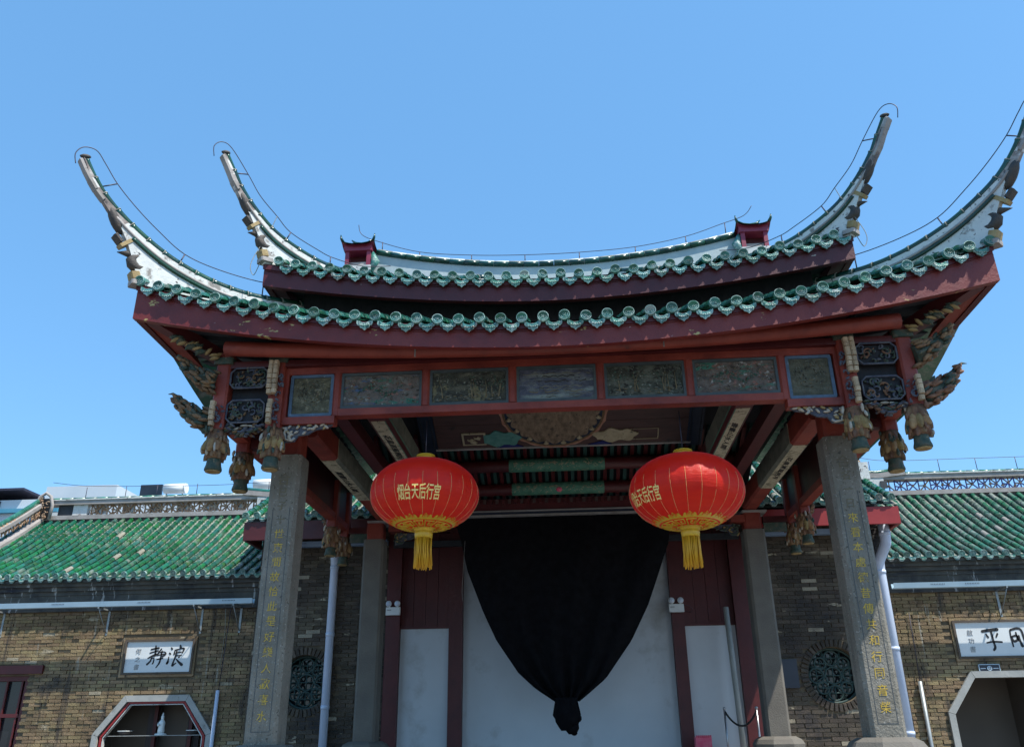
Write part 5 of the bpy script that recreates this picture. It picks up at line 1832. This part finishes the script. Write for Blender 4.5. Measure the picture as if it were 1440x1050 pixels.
        arch = [(-.17, 0), (-.19, .3), (-.12, .5), (0, .58), (.12, .5), (.19, .3), (.17, 0)]
        mm.tube([(-11.28 + a, 8.25, zr - .02 + b) for a, b in arch], .035, 6)
        mm.build('arched_finial', M['moulding'], gr)
        mm = MB(); curls(mm, -11.42, -11.14, zr + .0, zr + .45, 8.25, 26, .02, .014, 77); mm.build('finial_carving', M['lattice_brown'], gr)
        mm = MB(); mm.bb(-11.42, -11.16, 8.3, 8.4, zr, zr + .45); mm.build('finial_back', M['scroll'], gr)
        # octagonal shop window
        wn = put('octagonal_window', None, (-7.05, WY, 0), B)
        oct_frame(wn, o, .10, WY - .03, WY + .10, 'granite_trim', 'stone_frame')
        o2 = octo(-7.93, -6.18, .565, .045, .40)
        oct_frame(wn, o2, .032, WY + .0, WY + .09, 'brightred', 'red_frame')
        o3 = octo(-7.905, -6.205, .545, .035, .39)
        oct_frame(wn, o3, .013, WY + .01, WY + .085, 'plaster', 'white_bead')
        part('interior_back', 'interior', -8.2, -5.9, WY + .80, WY + .83, -1.6, 1.0, wn)
        part('interior_side', 'interior', -8.2, -8.16, WY + .26, WY + .8, -1.6, 1.0, wn)
        part('interior_side', 'interior', -5.94, -5.9, WY + .26, WY + .8, -1.6, 1.0, wn)
        part('interior_ceiling', 'void', -8.2, -5.9, WY + .26, WY + .8, .85, .88, wn)
        for k, (a, b) in enumerate(((-7.45, -7.25), (-6.72, -6.5))):
            part('indoor_curtain', 'curtain_in', a, b, WY + .6, WY + .64, -1.6, .9, wn)
        part('interior_post', 'darkred', -7.3, -7.24, WY + .5, WY + .56, -1.6, .9, wn)
        part('interior_post', 'darkred', -6.66, -6.60, WY + .5, WY + .56, -1.6, .9, wn)
        part('glass_shelf', 'granite_trim', -7.9, -6.2, WY + .05, WY + .28, .060, .070, wn)
        # red framed window at the far left
        rw = put('red_window', None, (-9.8, WY, 0), B)
        part('lintel', 'window_red', -11.5, -9.17, WY - .05, WY + .1, 1.08, 1.22, rw)
        part('frame', 'window_red', -9.50, -9.41, WY + .06, WY + .14, -.9, 1.05, rw)
        part('frame', 'window_red', -11.4, -9.43, WY + .05, WY + .15, .97, 1.06, rw)
        part('frame', 'window_red', -11.4, -9.52, WY + .07, WY + .13, .38, .44, rw)
        for k in range(7):
            part('window_bar', 'window_red', -11.2 + k * .27, -11.17 + k * .27, WY + .08, WY + .12, -.9, .97, rw)
        part('window_pane', 'glass', -11.4, -9.5, WY + .135, WY + .15, -.9, .97, rw)
    else:
        dn = put('octagonal_doorway', None, (7.2, WY, 0), B)
        oct_frame(dn, o, .10, WY - .04, WY + .10, 'granite_trim', 'stone_frame')
        part('interior_back', 'interior', 5.9, 8.6, WY + 1.6, WY + 1.63, -1.6, 1.4, dn)
        part('interior_side', 'void', 6.0, 6.04, WY + .26, WY + 1.6, -1.6, 1.4, dn)
        part('interior_side', 'interior', 7.72, 7.76, WY + .9, WY + 1.6, -1.6, 1.4, dn)
        part('interior_ceiling', 'interior', 6.0, 8.6, WY + .26, WY + 1.6, 1.3, 1.33, dn)
    # conduits
    if lft:
        pipe(B, [(-5.99, 5.95, .76), (-5.99, 5.95, -1.6)], .032, 'conduit', 'pvc')
        mm = MB(); mm.tube([(-5.92, 5.93, 2.1), (-5.95, 5.93, 1.2), (-5.98, 5.95, .76)], .007, 5); mm.build('cable', M['wire'], B)
        mm = MB(); mm.tube([(-6.0, 5.9, 2.1), (-5.97, 5.92, 1.7), (-6.0, 5.95, 1.1)], .005, 5); mm.build('cable', M['mortar'], B)
    else:
        pipe(B, [(5.62, 5.95, .72), (5.60, 5.95, -1.6)], .032, 'conduit', 'steel')
        mm = MB(); mm.tube([(5.66, 5.97, 1.8), (5.64, 5.95, 1.2), (5.62, 5.95, .72)], .006, 5); mm.build('cable', M['wire'], B)
    return B
WL = wing(-1)
WR = wing(1)

# ================================================================== PLAQUES AND SIGNS ON THE WALLS
BRUSH = {   # strokes on a 100-unit square, y down: list of ((x, y, width), ...)
 '浪': [((15, 10, 5), (19, 16, 7)), ((9, 34, 5), (13, 38, 7)), ((8, 52, 4), (6, 68, 5), (2, 82, 8), (10, 72, 3)), ((58, 0, 6), (60, 8, 8)),
        ((34, 22, 4), (32, 40, 6)), ((36, 21, 5), (56, 16, 4), (78, 14, 6), (72, 34, 5)), ((40, 34, 4), (66, 30, 4)), ((40, 48, 4), (70, 44, 4)),
        ((44, 24, 5), (40, 50, 6), (34, 72, 6), (30, 92, 7), (46, 80, 4)), ((56, 54, 4), (62, 52, 4)), ((46, 62, 4), (58, 74, 7), (76, 88, 10))],
 '靜': [((36, 0, 5), (38, 20, 7), (38, 46, 6)), ((16, 16, 6), (34, 12, 6), (52, 10, 7)), ((12, 32, 5), (34, 26, 5), (50, 22, 5)), ((4, 56, 4), (30, 44, 8), (54, 36, 5)),
        ((22, 56, 5), (18, 70, 6), (4, 84, 7)), ((22, 58, 4), (34, 56, 4), (34, 74, 5), (30, 82, 4)), ((66, 14, 5), (52, 32, 5)), ((58, 30, 4), (82, 28, 4), (90, 38, 6), (74, 50, 6)),
        ((48, 44, 4), (68, 40, 4), (84, 38, 4)), ((50, 62, 4), (78, 58, 5)), ((70, 24, 5), (68, 50, 6), (64, 78, 6), (50, 100, 3))],
 '平': [((10, 16, 9), (40, 12, 10), (76, 9, 11)), ((24, 30, 5), (30, 42, 7)), ((74, 28, 6), (66, 42, 5)), ((48, 14, 7), (49, 40, 7), (50, 66, 6)),
        ((20, 66, 5), (50, 62, 6), (86, 64, 6)), ((50, 64, 6), (52, 86, 8), (44, 98, 7))],
 '風': [((10, 14, 5), (8, 44, 5), (10, 84, 5)), ((14, 12, 7), (44, 6, 8), (60, 16, 7), (66, 60, 8), (76, 80, 9), (92, 82, 6), (94, 72, 4)),
        ((34, 24, 5), (36, 50, 6), (42, 62, 5)), ((12, 42, 6), (34, 38, 7), (36, 54, 7), (18, 62, 8), (12, 44, 4)), ((44, 38, 5), (46, 62, 6), (50, 82, 10), (54, 80, 4))],
}
def brush_mesh(ch, size, mt):
    """hand-brushed character: tapering flat strokes with rounded ends"""
    m = MB()
    for st in BRUSH[ch]:
        c = spline([tuple(p) for p in st], 6)
        L_, R_ = [], []
        for i, p in enumerate(c):
            a, b = c[max(0, i - 1)], c[min(len(c) - 1, i + 1)]
            t = Vector((b.x - a.x, b.y - a.y)).normalized()
            n_ = Vector((-t.y, t.x)) * p.z * .68
            L_.append((p.x + n_.x, p.y + n_.y)); R_.append((p.x - n_.x, p.y - n_.y))
        vs = [((x - 50) / 100 * size, (50 - y) / 100 * size, 0) for x, y in L_ + R_]
        k = len(L_)
        m.add(vs, [(i, i + 1, k + i + 1, k + i) for i in range(k - 1)])
        for p in (c[0], c[-1]):
            m.add([((p.x + p.z * .68 * math.cos(q) - 50) / 100 * size, (50 - p.y - p.z * .68 * math.sin(q)) / 100 * size, .0003) for q in [j * PI / 5 for j in range(10)]], [tuple(range(10))])
    return m.mesh('character', mt, (0, 0, 0))

def plaque(x0, x1, z0, z1, chars, small, label, ink_x):
    t = thing('stone_plaque', ((x0 + x1) / 2, WY - .01, z0), label, 'plaque', 'calligraphy plaques on the side halls')
    m = MB(); m.bb(x0, x1, WY - .002, WY + .03, z0, z1); m.build('marble_slab', M['marble'], t)
    for k, (d, y0, mt_) in enumerate(((.035, WY - .03, 'frame_wood'), (.075, WY - .012, 'brick'))):
        i = .035 * k
        for a, b, c, e in ((x0 - d, x1 + d, z1 + i, z1 + d), (x0 - d, x1 + d, z0 - d, z0 - i), (x0 - d, x0 - i, z0 - i, z1 + i), (x1 + i, x1 + d, z0 - i, z1 + i)):
            m = MB(); m.bb(a, b, y0, WY + .03, c, e); m.build('frame_moulding', M[mt_], t)
    for ch, xx in zip(chars, ink_x):
        me = brush_mesh(ch, .36, M['ink'])
        put('character', me, (xx, WY - .006, (z0 + z1) / 2), t, rot=(PI / 2, 0, 0))
    for k, ch in enumerate(small):
        me = text_mesh(ch, .10, M['ink_faint'], 0, .1)
        put('signature_character', me, (x0 + .22, WY - .006, z1 - .16 - k * .13), t, rot=(PI / 2, 0, 0))
    return t
plaque(-7.73, -6.55, 1.07, 1.58, '靜浪', '何之書', 'white marble plaque with two black characters above the octagonal shop window', (-7.16, -6.80))
plaque(6.36, 7.75, 1.09, 1.62, '平風', '啟功書', 'white marble plaque with two black characters above the octagonal doorway', (6.93, 7.37))
t = thing('number_sign', (6.74, WY - .03, .84), 'small dark blue sign with pale emblem between the right plaque and the octagonal doorway', 'sign')
m = MB(); m.bb(6.60, 6.92, WY - .03, WY - .002, .84, .96); m.build('sign_board', M['board_dark'], t)
m = MB()
for a, b, c, d in ((6.60, 6.92, .955, .965), (6.60, 6.92, .835, .845), (6.595, 6.605, .84, .96), (6.915, 6.925, .84, .96)):
    m.bb(a, b, WY - .036, WY - .004, c, d)
for a, b in ((6.62, 6.70), (6.82, 6.90)):
    m.bb(a, b, WY - .0335, WY - .029, .895, .905)
m.tube([(6.76 + .035 * math.cos(i * .524), WY - .034, .90 + .035 * math.sin(i * .524)) for i in range(13)], .005, 5)
m.build('sign_border', M['badge'], t)
put('character', text_mesh('中', .07, M['badge'], .001), (6.76, WY - .034, .90), t, rot=(PI / 2, 0, 0))

# statuette and bowls on the shelf of the octagonal shop window
t = thing('statuette', (-6.99, WY + .17, .07), 'small white robed porcelain figure on the shelf of the octagonal window', 'figurine')
m = MB(); m.lathe([(.10, .07), (.10, .09), (.075, .10)], (-6.99, WY + .17, 0), 16); m.build('lotus_base', M['porcelain'], t)
m = MB(); m.lathe([(.055, .10), (.058, .14), (.05, .20), (.055, .25), (.052, .28), (.028, .31), (.02, .32), (.028, .34), (.028, .365), (.018, .38), (.014, .41), (.003, .43)], (-6.99, WY + .17, 0), 14); m.build('robed_body', M['porcelain'], t)
m = MB(); m.tube([(-7.04, WY + .14, .26), (-7.02, WY + .10, .22), (-6.99, WY + .10, .24)], [.016, .016, .01], 6); m.build('sleeve', M['porcelain'], t)
for x, lb in ((-7.62, 'white rimmed dish left of the statuette on the window shelf'), (-6.42, 'white rimmed dish right of the statuette on the window shelf')):
    t = thing('dish', (x, WY + .17, .07), lb, 'dish', 'dishes in the octagonal window')
    m = MB(); m.lathe([(.03, .07), (.04, .075), (.10, .11), (.125, .14), (.118, .14), (.09, .115), (.02, .09)], (x, WY + .17, 0), 20); m.build('bowl', M['curtain_in'], t)
    m = MB(); m.tube([(x + .122 * math.cos(i * .314), WY + .17 + .122 * math.sin(i * .314), .141) for i in range(21)], .006, 6, False); m.build('rim', M['porcelain'], t)

# ================================================================== THINGS IN THE STAGE
def lantern(cx, cy, cz, rx, rz, turn, label):
    t = thing('lantern', (cx, cy, cz), label, 'lantern', 'red lanterns hanging under the stage frieze')
    nr = 24
    m = MB(); m.smooth = True
    nu, nv = nr * 6, 28
    def f(u, v):
        a = 2 * PI * u
        ph = -PI / 2 * .90 + PI * .90 * v
        g = 1 - .010 * abs(math.cos(a * nr / 2)) ** 3
        wr = .004 * mnoise.noise(Vector((math.cos(a) * 5, math.sin(a) * 5, ph * 9)))
        c = math.cos(ph) ** .86
        return (cx + (rx * g + wr) * c * math.cos(a), cy + (rx * g + wr) * c * math.sin(a), cz + rz * math.sin(ph) * 1.0)
    m.grid(f, nu, nv)
    m.build('silk_shade', M['lantern'], t)
    for i in range(nr):
        a = 2 * PI * (i + .5) / nr
        m = MB()
        pts = []
        for k in range(11):
            ph = -.98 + 1.25 * k / 10
            c = math.cos(ph) ** .86
            pts.append((cx + rx * 1.0 * c * math.cos(a), cy + rx * 1.0 * c * math.sin(a), cz + rz * math.sin(ph)))
        m.tube(pts, .0022, 4)
        m.build('gold_rib', M['gold_line'], t)
    zt_, zb = cz + rz * .985, cz - rz * .985
    m = MB(); m.lathe([(.10, zt_ - .015), (.10, zt_ + .0), (.085, zt_ + .01), (.085, zt_ + .05), (.10, zt_ + .055), (.10, zt_ + .065), (.06, zt_ + .06)], (cx, cy, 0), 24); m.build('top_collar', M['gold'], t)
    m = MB(); m.lathe([(.10, zb + .02), (.11, zb), (.10, zb - .02), (.085, zb - .025), (.085, zb - .05)], (cx, cy, 0), 24); m.build('bottom_collar', M['gold'], t)
    # pale cloth collar around the top, gold fretwork and scallops round the bottom
    def surf(a, ph, g=1.006):
        c = math.cos(ph) ** .86
        return Vector((cx + rx * g * c * math.cos(a), cy + rx * g * c * math.sin(a), cz + rz * g * math.sin(ph)))
    m = MB()
    for i in range(12):
        a0 = 2 * PI * i / 12
        m.grid(lambda u, v, a0=a0: surf(a0 + (u - .5) * 2 * PI / 12 * (.96), PI / 2 * .9 - .02 - .26 * v * (1 - .5 * abs(2 * u - 1)), 1.004), 6, 3)
    m.build('top_trim', M['cream'], t)
    m = MB()
    n = 14
    for i in range(n):
        a0 = 2 * PI * i / n + turn
        def g(u, v, a0=a0, g_=1.006):
            w_ = (2 * u - 1)
            h = .16 * math.sqrt(max(0, 1 - w_ * w_)) * (.75 + .25 * math.cos(w_ * 9))
            return surf(a0 + w_ * PI / n * .92, -PI / 2 * .90 + .37 + h * v, g_)
        m.grid(g, 10, 3)
    m.grid(lambda u, v: surf(2 * PI * u, -PI / 2 * .90 + .32 + .055 * v, 1.007), 84, 1)
    m.build('scalloped_trim', M['gold'], t)
    m = MB()
    for i in range(n):
        a0 = 2 * PI * i / n + turn
        for da, dp in ((-.07, .42), (.07, .42), (0, .46)):
            m.tube([surf(a0 + da + .035 * math.cos(q), -PI / 2 * .90 + dp + .03 * math.sin(q), 1.010) for q in (0, 1.2, 2.4, 3.6, 4.8)], .003, 4)
    stuff(m.build('scallop_stitching', M['lantern'], t))
    # key-fret band on the underside
    m = MB()
    for i in range(n):
        a0 = 2 * PI * i / n
        P0 = -PI / 2 * .90
        w_ = 2 * PI / n
        path = [(0, .03), (0, .28), (.75, .28), (.75, .11), (.35, .11), (.35, .20), (.55, .20)]
        m.tube([surf(a0 + w_ * a, P0 + b, 1.006) for a, b in path], .0085, 4)
        m.tube([surf(a0 + w_ * k / 4, P0 + .005, 1.006) for k in range(5)], .008, 4)
    stuff(m.build('key_fret', M['gold'], t))
    # tassel
    m = MB(); m.lathe([(.085, zb - .03), (.095, zb - .05), (.09, zb - .09), (.082, zb - .10)], (cx, cy, 0), 20); m.build('tassel_head', M['gold'], t)
    m = MB()
    rnd = random.Random(int(cx * 10))
    for i in range(120):
        a = rnd.uniform(0, 2 * PI); q = math.sqrt(rnd.random()) * .082 if i > 60 else .083
        L = .29 + rnd.uniform(-.03, .03)
        x, y = cx + q * math.cos(a), cy + q * math.sin(a)
        m.tube([(x, y, zb - .09), (x * 1 + rnd.uniform(-.006, .006), y, zb - .09 - L / 2), (x + rnd.uniform(-.014, .014), y + rnd.uniform(-.01, .01), zb - .09 - L)], .0052, 4)
    stuff(m.build('tassel_threads', M['tassel'], t))
    # cord up to the beam
    m = MB(); m.tube([(cx, cy, zt_ + .05), (cx, cy, 3.14)], .006, 5); m.build('cord', M['wire'], t)
    # lettering wrapped on the shade
    txt = '烟台天后行宫'
    for i, ch in enumerate(txt):
        a = turn_txt[cx < 0] + (i - 2.5) * .135
        me = text_mesh(ch, .130, M['gold_char'], .0015, .08, .60, .0)
        ph0 = -.30
        for v in me.vertices:
            aa = a + v.co.x / rx * .98
            ph = ph0 + v.co.y * 1.22 / rz * .98 / math.cos(ph0)
            p = surf(aa - PI / 2, ph, 1.008)
            v.co = p - Vector((cx, cy, cz))
        put('character', me, (cx, cy, cz), t)
turn_txt = {True: 0.06, False: -1.0}
lantern(-1.415, -.45, 2.315, .565, .365, 0, 'red silk lantern with gold characters facing forward, nearer the left column')
lantern(1.285, -.45, 2.265, .583, .375, .12, 'red silk lantern turned so its characters sit at its left edge, nearer the right column')

# black curtain gathered into a knot
t = thing('black_curtain', (-.1, 4.6, 3.2), 'black cloth curtain gathered to a knotted point across the stage opening', 'curtain')
LE = [(3.25, -1.80), (2.92, -1.69), (2.42, -1.58), (1.79, -1.33), (1.35, -1.12), (.86, -.78), (.63, -.52), (.45, -.24)]
RE = [(3.25, 1.70), (2.79, 1.64), (2.24, 1.42), (1.83, 1.25), (1.31, .96), (.77, .54), (.55, .26), (.43, .10)]
def interp(tb, z):
    for (z0, a), (z1, b) in zip(tb, tb[1:]):
        if z <= z0 and z >= z1:
            k = (z0 - z) / (z0 - z1)
            k2 = k
            return a + (b - a) * k2
    return tb[-1][1]
m = MB(); m.smooth = True
def cf(u, v):
    z = 3.25 - 2.80 * v
    # curved hem: the sides gather towards the knot
    xl, xr = interp(LE, z), interp(RE, z)
    x = xl + (xr - xl) * u
    fold = .05 * math.sin(u * 38 + 2 * math.sin(v * 3)) * (.25 + .75 * v) + .03 * math.sin(u * 17 + v * 5)
    belly = .10 * math.sin(PI * v) * math.sin(PI * u)
    return (x, 4.58 + fold - belly, z + .0)
m.grid(cf, 110, 40)
m.build('draped_cloth', M['black'], t)
m = MB(); m.smooth = True
m.lathe([(.18, .50), (.145, .42), (.17, .36), (.185, .27), (.17, .17), (.12, .09), (.09, .05)], (-.07, 4.58, 0), 18)
for i in range(6):
    a = i * 1.05
    m.tube([(-.07 + .14 * math.cos(a), 4.58 + .14 * math.sin(a), .45), (-.07 + .18 * math.cos(a), 4.58 + .16 * math.sin(a), .27), (-.04 + .09 * math.cos(a), 4.58 + .08 * math.sin(a), .08)], .035, 6)
m.build('knot', M['black'], t)
m = MB(); m.smooth = True
m.lathe([(.10, .14), (.105, .08), (.085, .04), (.05, .0)], (0.0, 4.57, 0), 12)
m.blob((.03, 4.57, .02), (.10, .08, .08))
m.blob((.10, 4.56, .22), (.10, .06, .12))
m.build('knot_tail', M['black'], t)

# emergency lights
for (x, z, lb) in ((-2.97, 2.00, 'white twin-head emergency light on the left red door post'), (1.80, 1.95, 'white twin-head emergency light with loose wire on the right red door post')):
    y = GY - .14
    t = thing('emergency_light', (x, y, z), lb, 'emergency light', 'emergency lights on the door posts')
    m = MB(); m.cbox((x, y, z - .04), (.25, .06, .13), .012); m.build('battery_box', M['plastic'], t)
    for k in (-1, 1):
        m = MB(); m.lathe([(.02, -.03), (.045, .0), (.052, .03), (.048, .04)], (x + k * .075, y - .01, z + .08), 14, Matrix.Rotation(PI / 2, 3, 'X')); l = m.build('lamp_head', M['plastic'], t)
        m = MB(); m.lathe([(.045, .038), (.03, .048), (.004, .052)], (x + k * .075, y - .01, z + .08), 14, Matrix.Rotation(PI / 2, 3, 'X')); m.build('lens', M['lens'], l)
        m = MB(); m.tube([(x + k * .06, y, z + .02), (x + k * .075, y, z + .05)], .012, 6); m.build('bracket', M['plastic'], t)
    m = MB(); m.bb(x - .10, x - .03, y - .033, y - .030, z - .03, z - .015); m.build('status_label', M['ink_faint'], t)
    if x > 0:
        m = MB(); m.tube([(x + .12, y, z), (x + .2, y - .02, z + .0), (x + .27, y - .02, z - .06), (x + .24, y - .01, z - .11), (x + .13, y, z - .09)], .004, 5); m.build('loose_wire', M['wire'], t)

t = tag(MB().tube([(2.60, 5.60, 1.90), (2.63, 5.48, -.6)], .045, 12).build('leaning_pole', M['granite_trim'], None), 'pale grey pole leaning against the right red door post', 'pole')
t = thing('rope_barrier', (2.6, 5.2, -.6), 'two slim steel posts joined by a sagging dark rope beside the right door', 'rope barrier')
for x, y in ((2.36, 5.3), (2.82, 5.15)):
    m = MB(); m.tube([(x, y, -.6), (x, y, .33)], .016, 8); p = m.build('barrier_post', M['chrome'], t)
    m = MB(); m.lathe([(.14, -.6), (.14, -.585), (.03, -.57)], (x, y, 0), 16); m.build('post_foot', M['chrome'], p)
    m = MB(); m.blob((x, y, .34), (.05, .05, .05)); m.build('post_head', M['chrome'], p)
m = MB(); m.tube([(2.36 + .46 * q, 5.3 - .15 * q, .30 - .85 * q * (1 - q)) for q in [i / 12 for i in range(13)]], .015, 8); m.build('rope', M['rope'], t)
t = thing('wall_box', (3.46, GY - .05, .65), 'dark blue rectangular panel on the brick wall beside the right round window', 'panel')
m = MB(); m.bb(3.33, 3.66, GY - .07, GY - .005, .64, 1.08); m.build('panel_body', M['board_dark'], t)
m = MB(); m.bb(3.35, 3.64, GY - .076, GY - .07, .66, 1.06); m.build('panel_door', M['board_dark'], t)
t = thing('paper_box', (2.0, 5.3, -.6), 'pink paper box with frilled top at the foot of the right white panel', 'box')
m = MB(); m.bb(1.87, 2.11, 5.2, 5.4, -.6, -.06); m.build('box_body', M['pink'], t)
m = MB()
for i in range(8):
    m.blob((1.885 + i * .03, 5.2, -.05), (.035, .05, .035))
m.build('frill', M['pink'], t)
# red stool-like board leaning against the front wall of box is not visible
# thin wire below the left lantern
tag(MB().tube([(-1.62, 4.6, 2.9), (-1.66, 4.6, 2.1), (-1.65, 4.6, 1.95)], .003, 4).build('hanging_wire', M['moulding'], None), 'thin pale wire dangling below the left lantern tassel', 'wire')

# ================================================================== LIGHTNING CONDUCTORS
def conductor(pts, posts, label, drop=None, r=.0055):
    t = thing('lightning_conductor', pts[len(pts) // 2], label, 'lightning conductor', 'lightning conductors on the roofs')
    P = spline([tuple(p) for p in pts], 6)
    m = MB(); m.tube(P, r, 5); m.build('wire', M['wire'], t)
    for a, b in posts:
        m = MB(); m.tube([a, b], r * 1.4, 5); m.build('support_rod', M['wire'], t)
    if drop:
        m = MB(); m.tube(spline(drop, 6), r * .8, 5); m.build('down_wire', M['mortar'], t)
    return t
def dg(s, cx, cy, q, z): return (s * (cx + q), cy - q, z)
for s, nm in ((-1, 'left'), (1, 'right')):
    lo = [(.56, 5.62), (.575, 5.74), (.53, 5.85), (.44, 5.87), (.36, 5.75), (.25, 5.56), (.09, 5.36), (-.10, 5.17), (-.33, 4.99), (-.62, 4.94), (-1.0, 4.97), (-1.25, 5.08)]
    conductor([dg(s, 4.43, -1.4, *p) for p in lo], [(dg(s, 4.43, -1.4, .25, 5.56), dg(s, 4.43, -1.4, .36, 5.45)), (dg(s, 4.43, -1.4, -.33, 4.99), dg(s, 4.43, -1.4, -.30, 4.86)), (dg(s, 4.43, -1.4, -1.0, 4.97), dg(s, 4.43, -1.4, -1.0, 4.80))],
              'hooked wire above the lower %s roof horn' % nm)
    uu = [(.53, 6.36), (.54, 6.50), (.48, 6.60), (.39, 6.57), (.22, 6.30), (.09, 6.07), (-.08, 5.88), (-.22, 5.73), (-.49, 5.63), (-.65, 5.60), (-.95, 5.64), (-1.25, 5.80)]
    conductor([dg(s, 3.43, -.5, *p) for p in uu], [(dg(s, 3.43, -.5, .22, 6.30), dg(s, 3.43, -.5, .34, 6.24)), (dg(s, 3.43, -.5, -.22, 5.73), dg(s, 3.43, -.5, -.19, 5.62)), (dg(s, 3.43, -.5, -.62, 5.60), dg(s, 3.43, -.5, -.62, 5.48))],
              'hooked wire above the upper %s roof horn' % nm,
              drop=[dg(s, 3.43, -.5, -.08, 5.88), dg(s, 3.43, -.5, -.02, 5.6), (s * 3.50, -.66, 5.1), (s * 3.44, -.70, 4.90), (s * 3.30, -.9, 4.92)])
pts = [(-3.06, 2.2, 7.44), (-3.0, 2.2, 7.26), (-2.74, 2.2, 7.12), (-2.07, 2.2, 6.89), (-1.26, 2.2, 6.79), (-.44, 2.2, 6.75), (.39, 2.2, 6.75), (1.24, 2.2, 6.80), (2.01, 2.2, 6.94), (2.57, 2.2, 7.13), (2.92, 2.2, 7.26), (3.06, 2.2, 7.43)]
conductor(pts, [((x, 2.2, z), (x, 2.2, zrg(x))) for x, z in ((-2.66, 7.1), (-2.07, 6.89), (-1.26, 6.79), (-.44, 6.75), (.39, 6.75), (1.24, 6.80), (2.01, 6.94), (2.62, 7.15))],
          'long thin wire on short rods above the main roof ridge')
zr = 2.70 + .635 * 2.7
conductor([(-11.3, 8.45, zr + .85), (-10.5, 8.45, zr + .75), (-9.0, 8.45, zr + .70), (-7.5, 8.45, zr + .68), (-6.2, 8.45, zr + .72)], [((x, 8.45, zr + .72), (x, 8.45, zr + .46)) for x in (-10.5, -9.6, -8.9, -8.0, -7.1, -6.4)],
          'thin wire on rods above the brown openwork ridge of the left side hall')
conductor([(5.8, 8.45, zr + .95), (6.3, 8.45, zr + .80), (6.9, 8.45, zr + .74), (8.5, 8.45, zr + .74), (11.0, 8.45, zr + .74)], [((x, 8.45, zr + .74), (x, 8.45, zr + .46)) for x in (6.35, 7.05, 7.75, 8.5, 9.3)],
          'thin wire on rods above the violet lattice ridge of the right side hall')

# ================================================================== BEHIND THE LEFT WING
t = thing('modern_building', (-25, 31, -1.6), 'white modern building with blue roof edge rising behind the left side hall', 'building')
def bp(name, mt, a, b, y0, y1, z0, z1): return part(name, mt, a, b, y0, y1, z0, z1, t)
bp('main_block', 'concrete_white', -31, -22.6, 25, 40, -1.6, 9.55)
bp('rear_block', 'concrete_white', -22.5, -19.35, 25.2, 36, -1.6, 10.15)
bp('link_block', 'concrete_white', -19.3, -15.0, 27, 36, -1.6, 9.9)
bp('roof_edge', 'blue_strip', -24.9, -21.6, 24.8, 25.0, 8.95, 9.12)
bp('roof_slab', 'wire', -31, -23.2, 24.7, 40, 9.9, 10.0)
bp('dark_window', 'glass', -31, -24.3, 24.95, 25.0, 7.9, 9.5)
bp('dark_window', 'glass', -19.2, -18.2, 26.9, 27.0, 10.0, 10.6)
bp('parapet', 'wire', -22.4, -14.0, 25.1, 25.15, 9.45, 9.50)
def heater(x, y, z, label, L=.62, col='plastic'):
    t = thing('water_heater', (x, y, z - .5), label, 'water heater', 'rooftop water heaters')
    m = MB(); m.tube([(x - L / 2, y, z), (x + L / 2, y, z)], .17, 16); b = m.build('tank', M[col], t)
    m = MB(); m.tube([(x + L / 2, y, z), (x + L / 2 + .05, y, z)], .172, 16); m.build('end_cap', M['pink'] if label.startswith('short') else M['plastic'], t)
    for k in (-.8, .8):
        m = MB(); m.tube([(x + k * L / 2, y, z), (x + k * L / 2, y + .1, z - 1.2)], .02, 5); m.build('leg', M['steel'], t)
heater(-10.15, 18, 7.86, 'short white water tank with pink end seen beside the left front column')
heater(-13.2, 18, 7.80, 'wide white water tank on the skyline above the left side hall ridge', .7)
m = MB(); m.bb(-16.5, -9, 18, 24, -1.6, 7.3)
tag(m.build('flat_roofed_building', M['concrete_white'], None), 'low white flat-roofed building hidden behind the left ridge, carrying the water tanks', 'building')
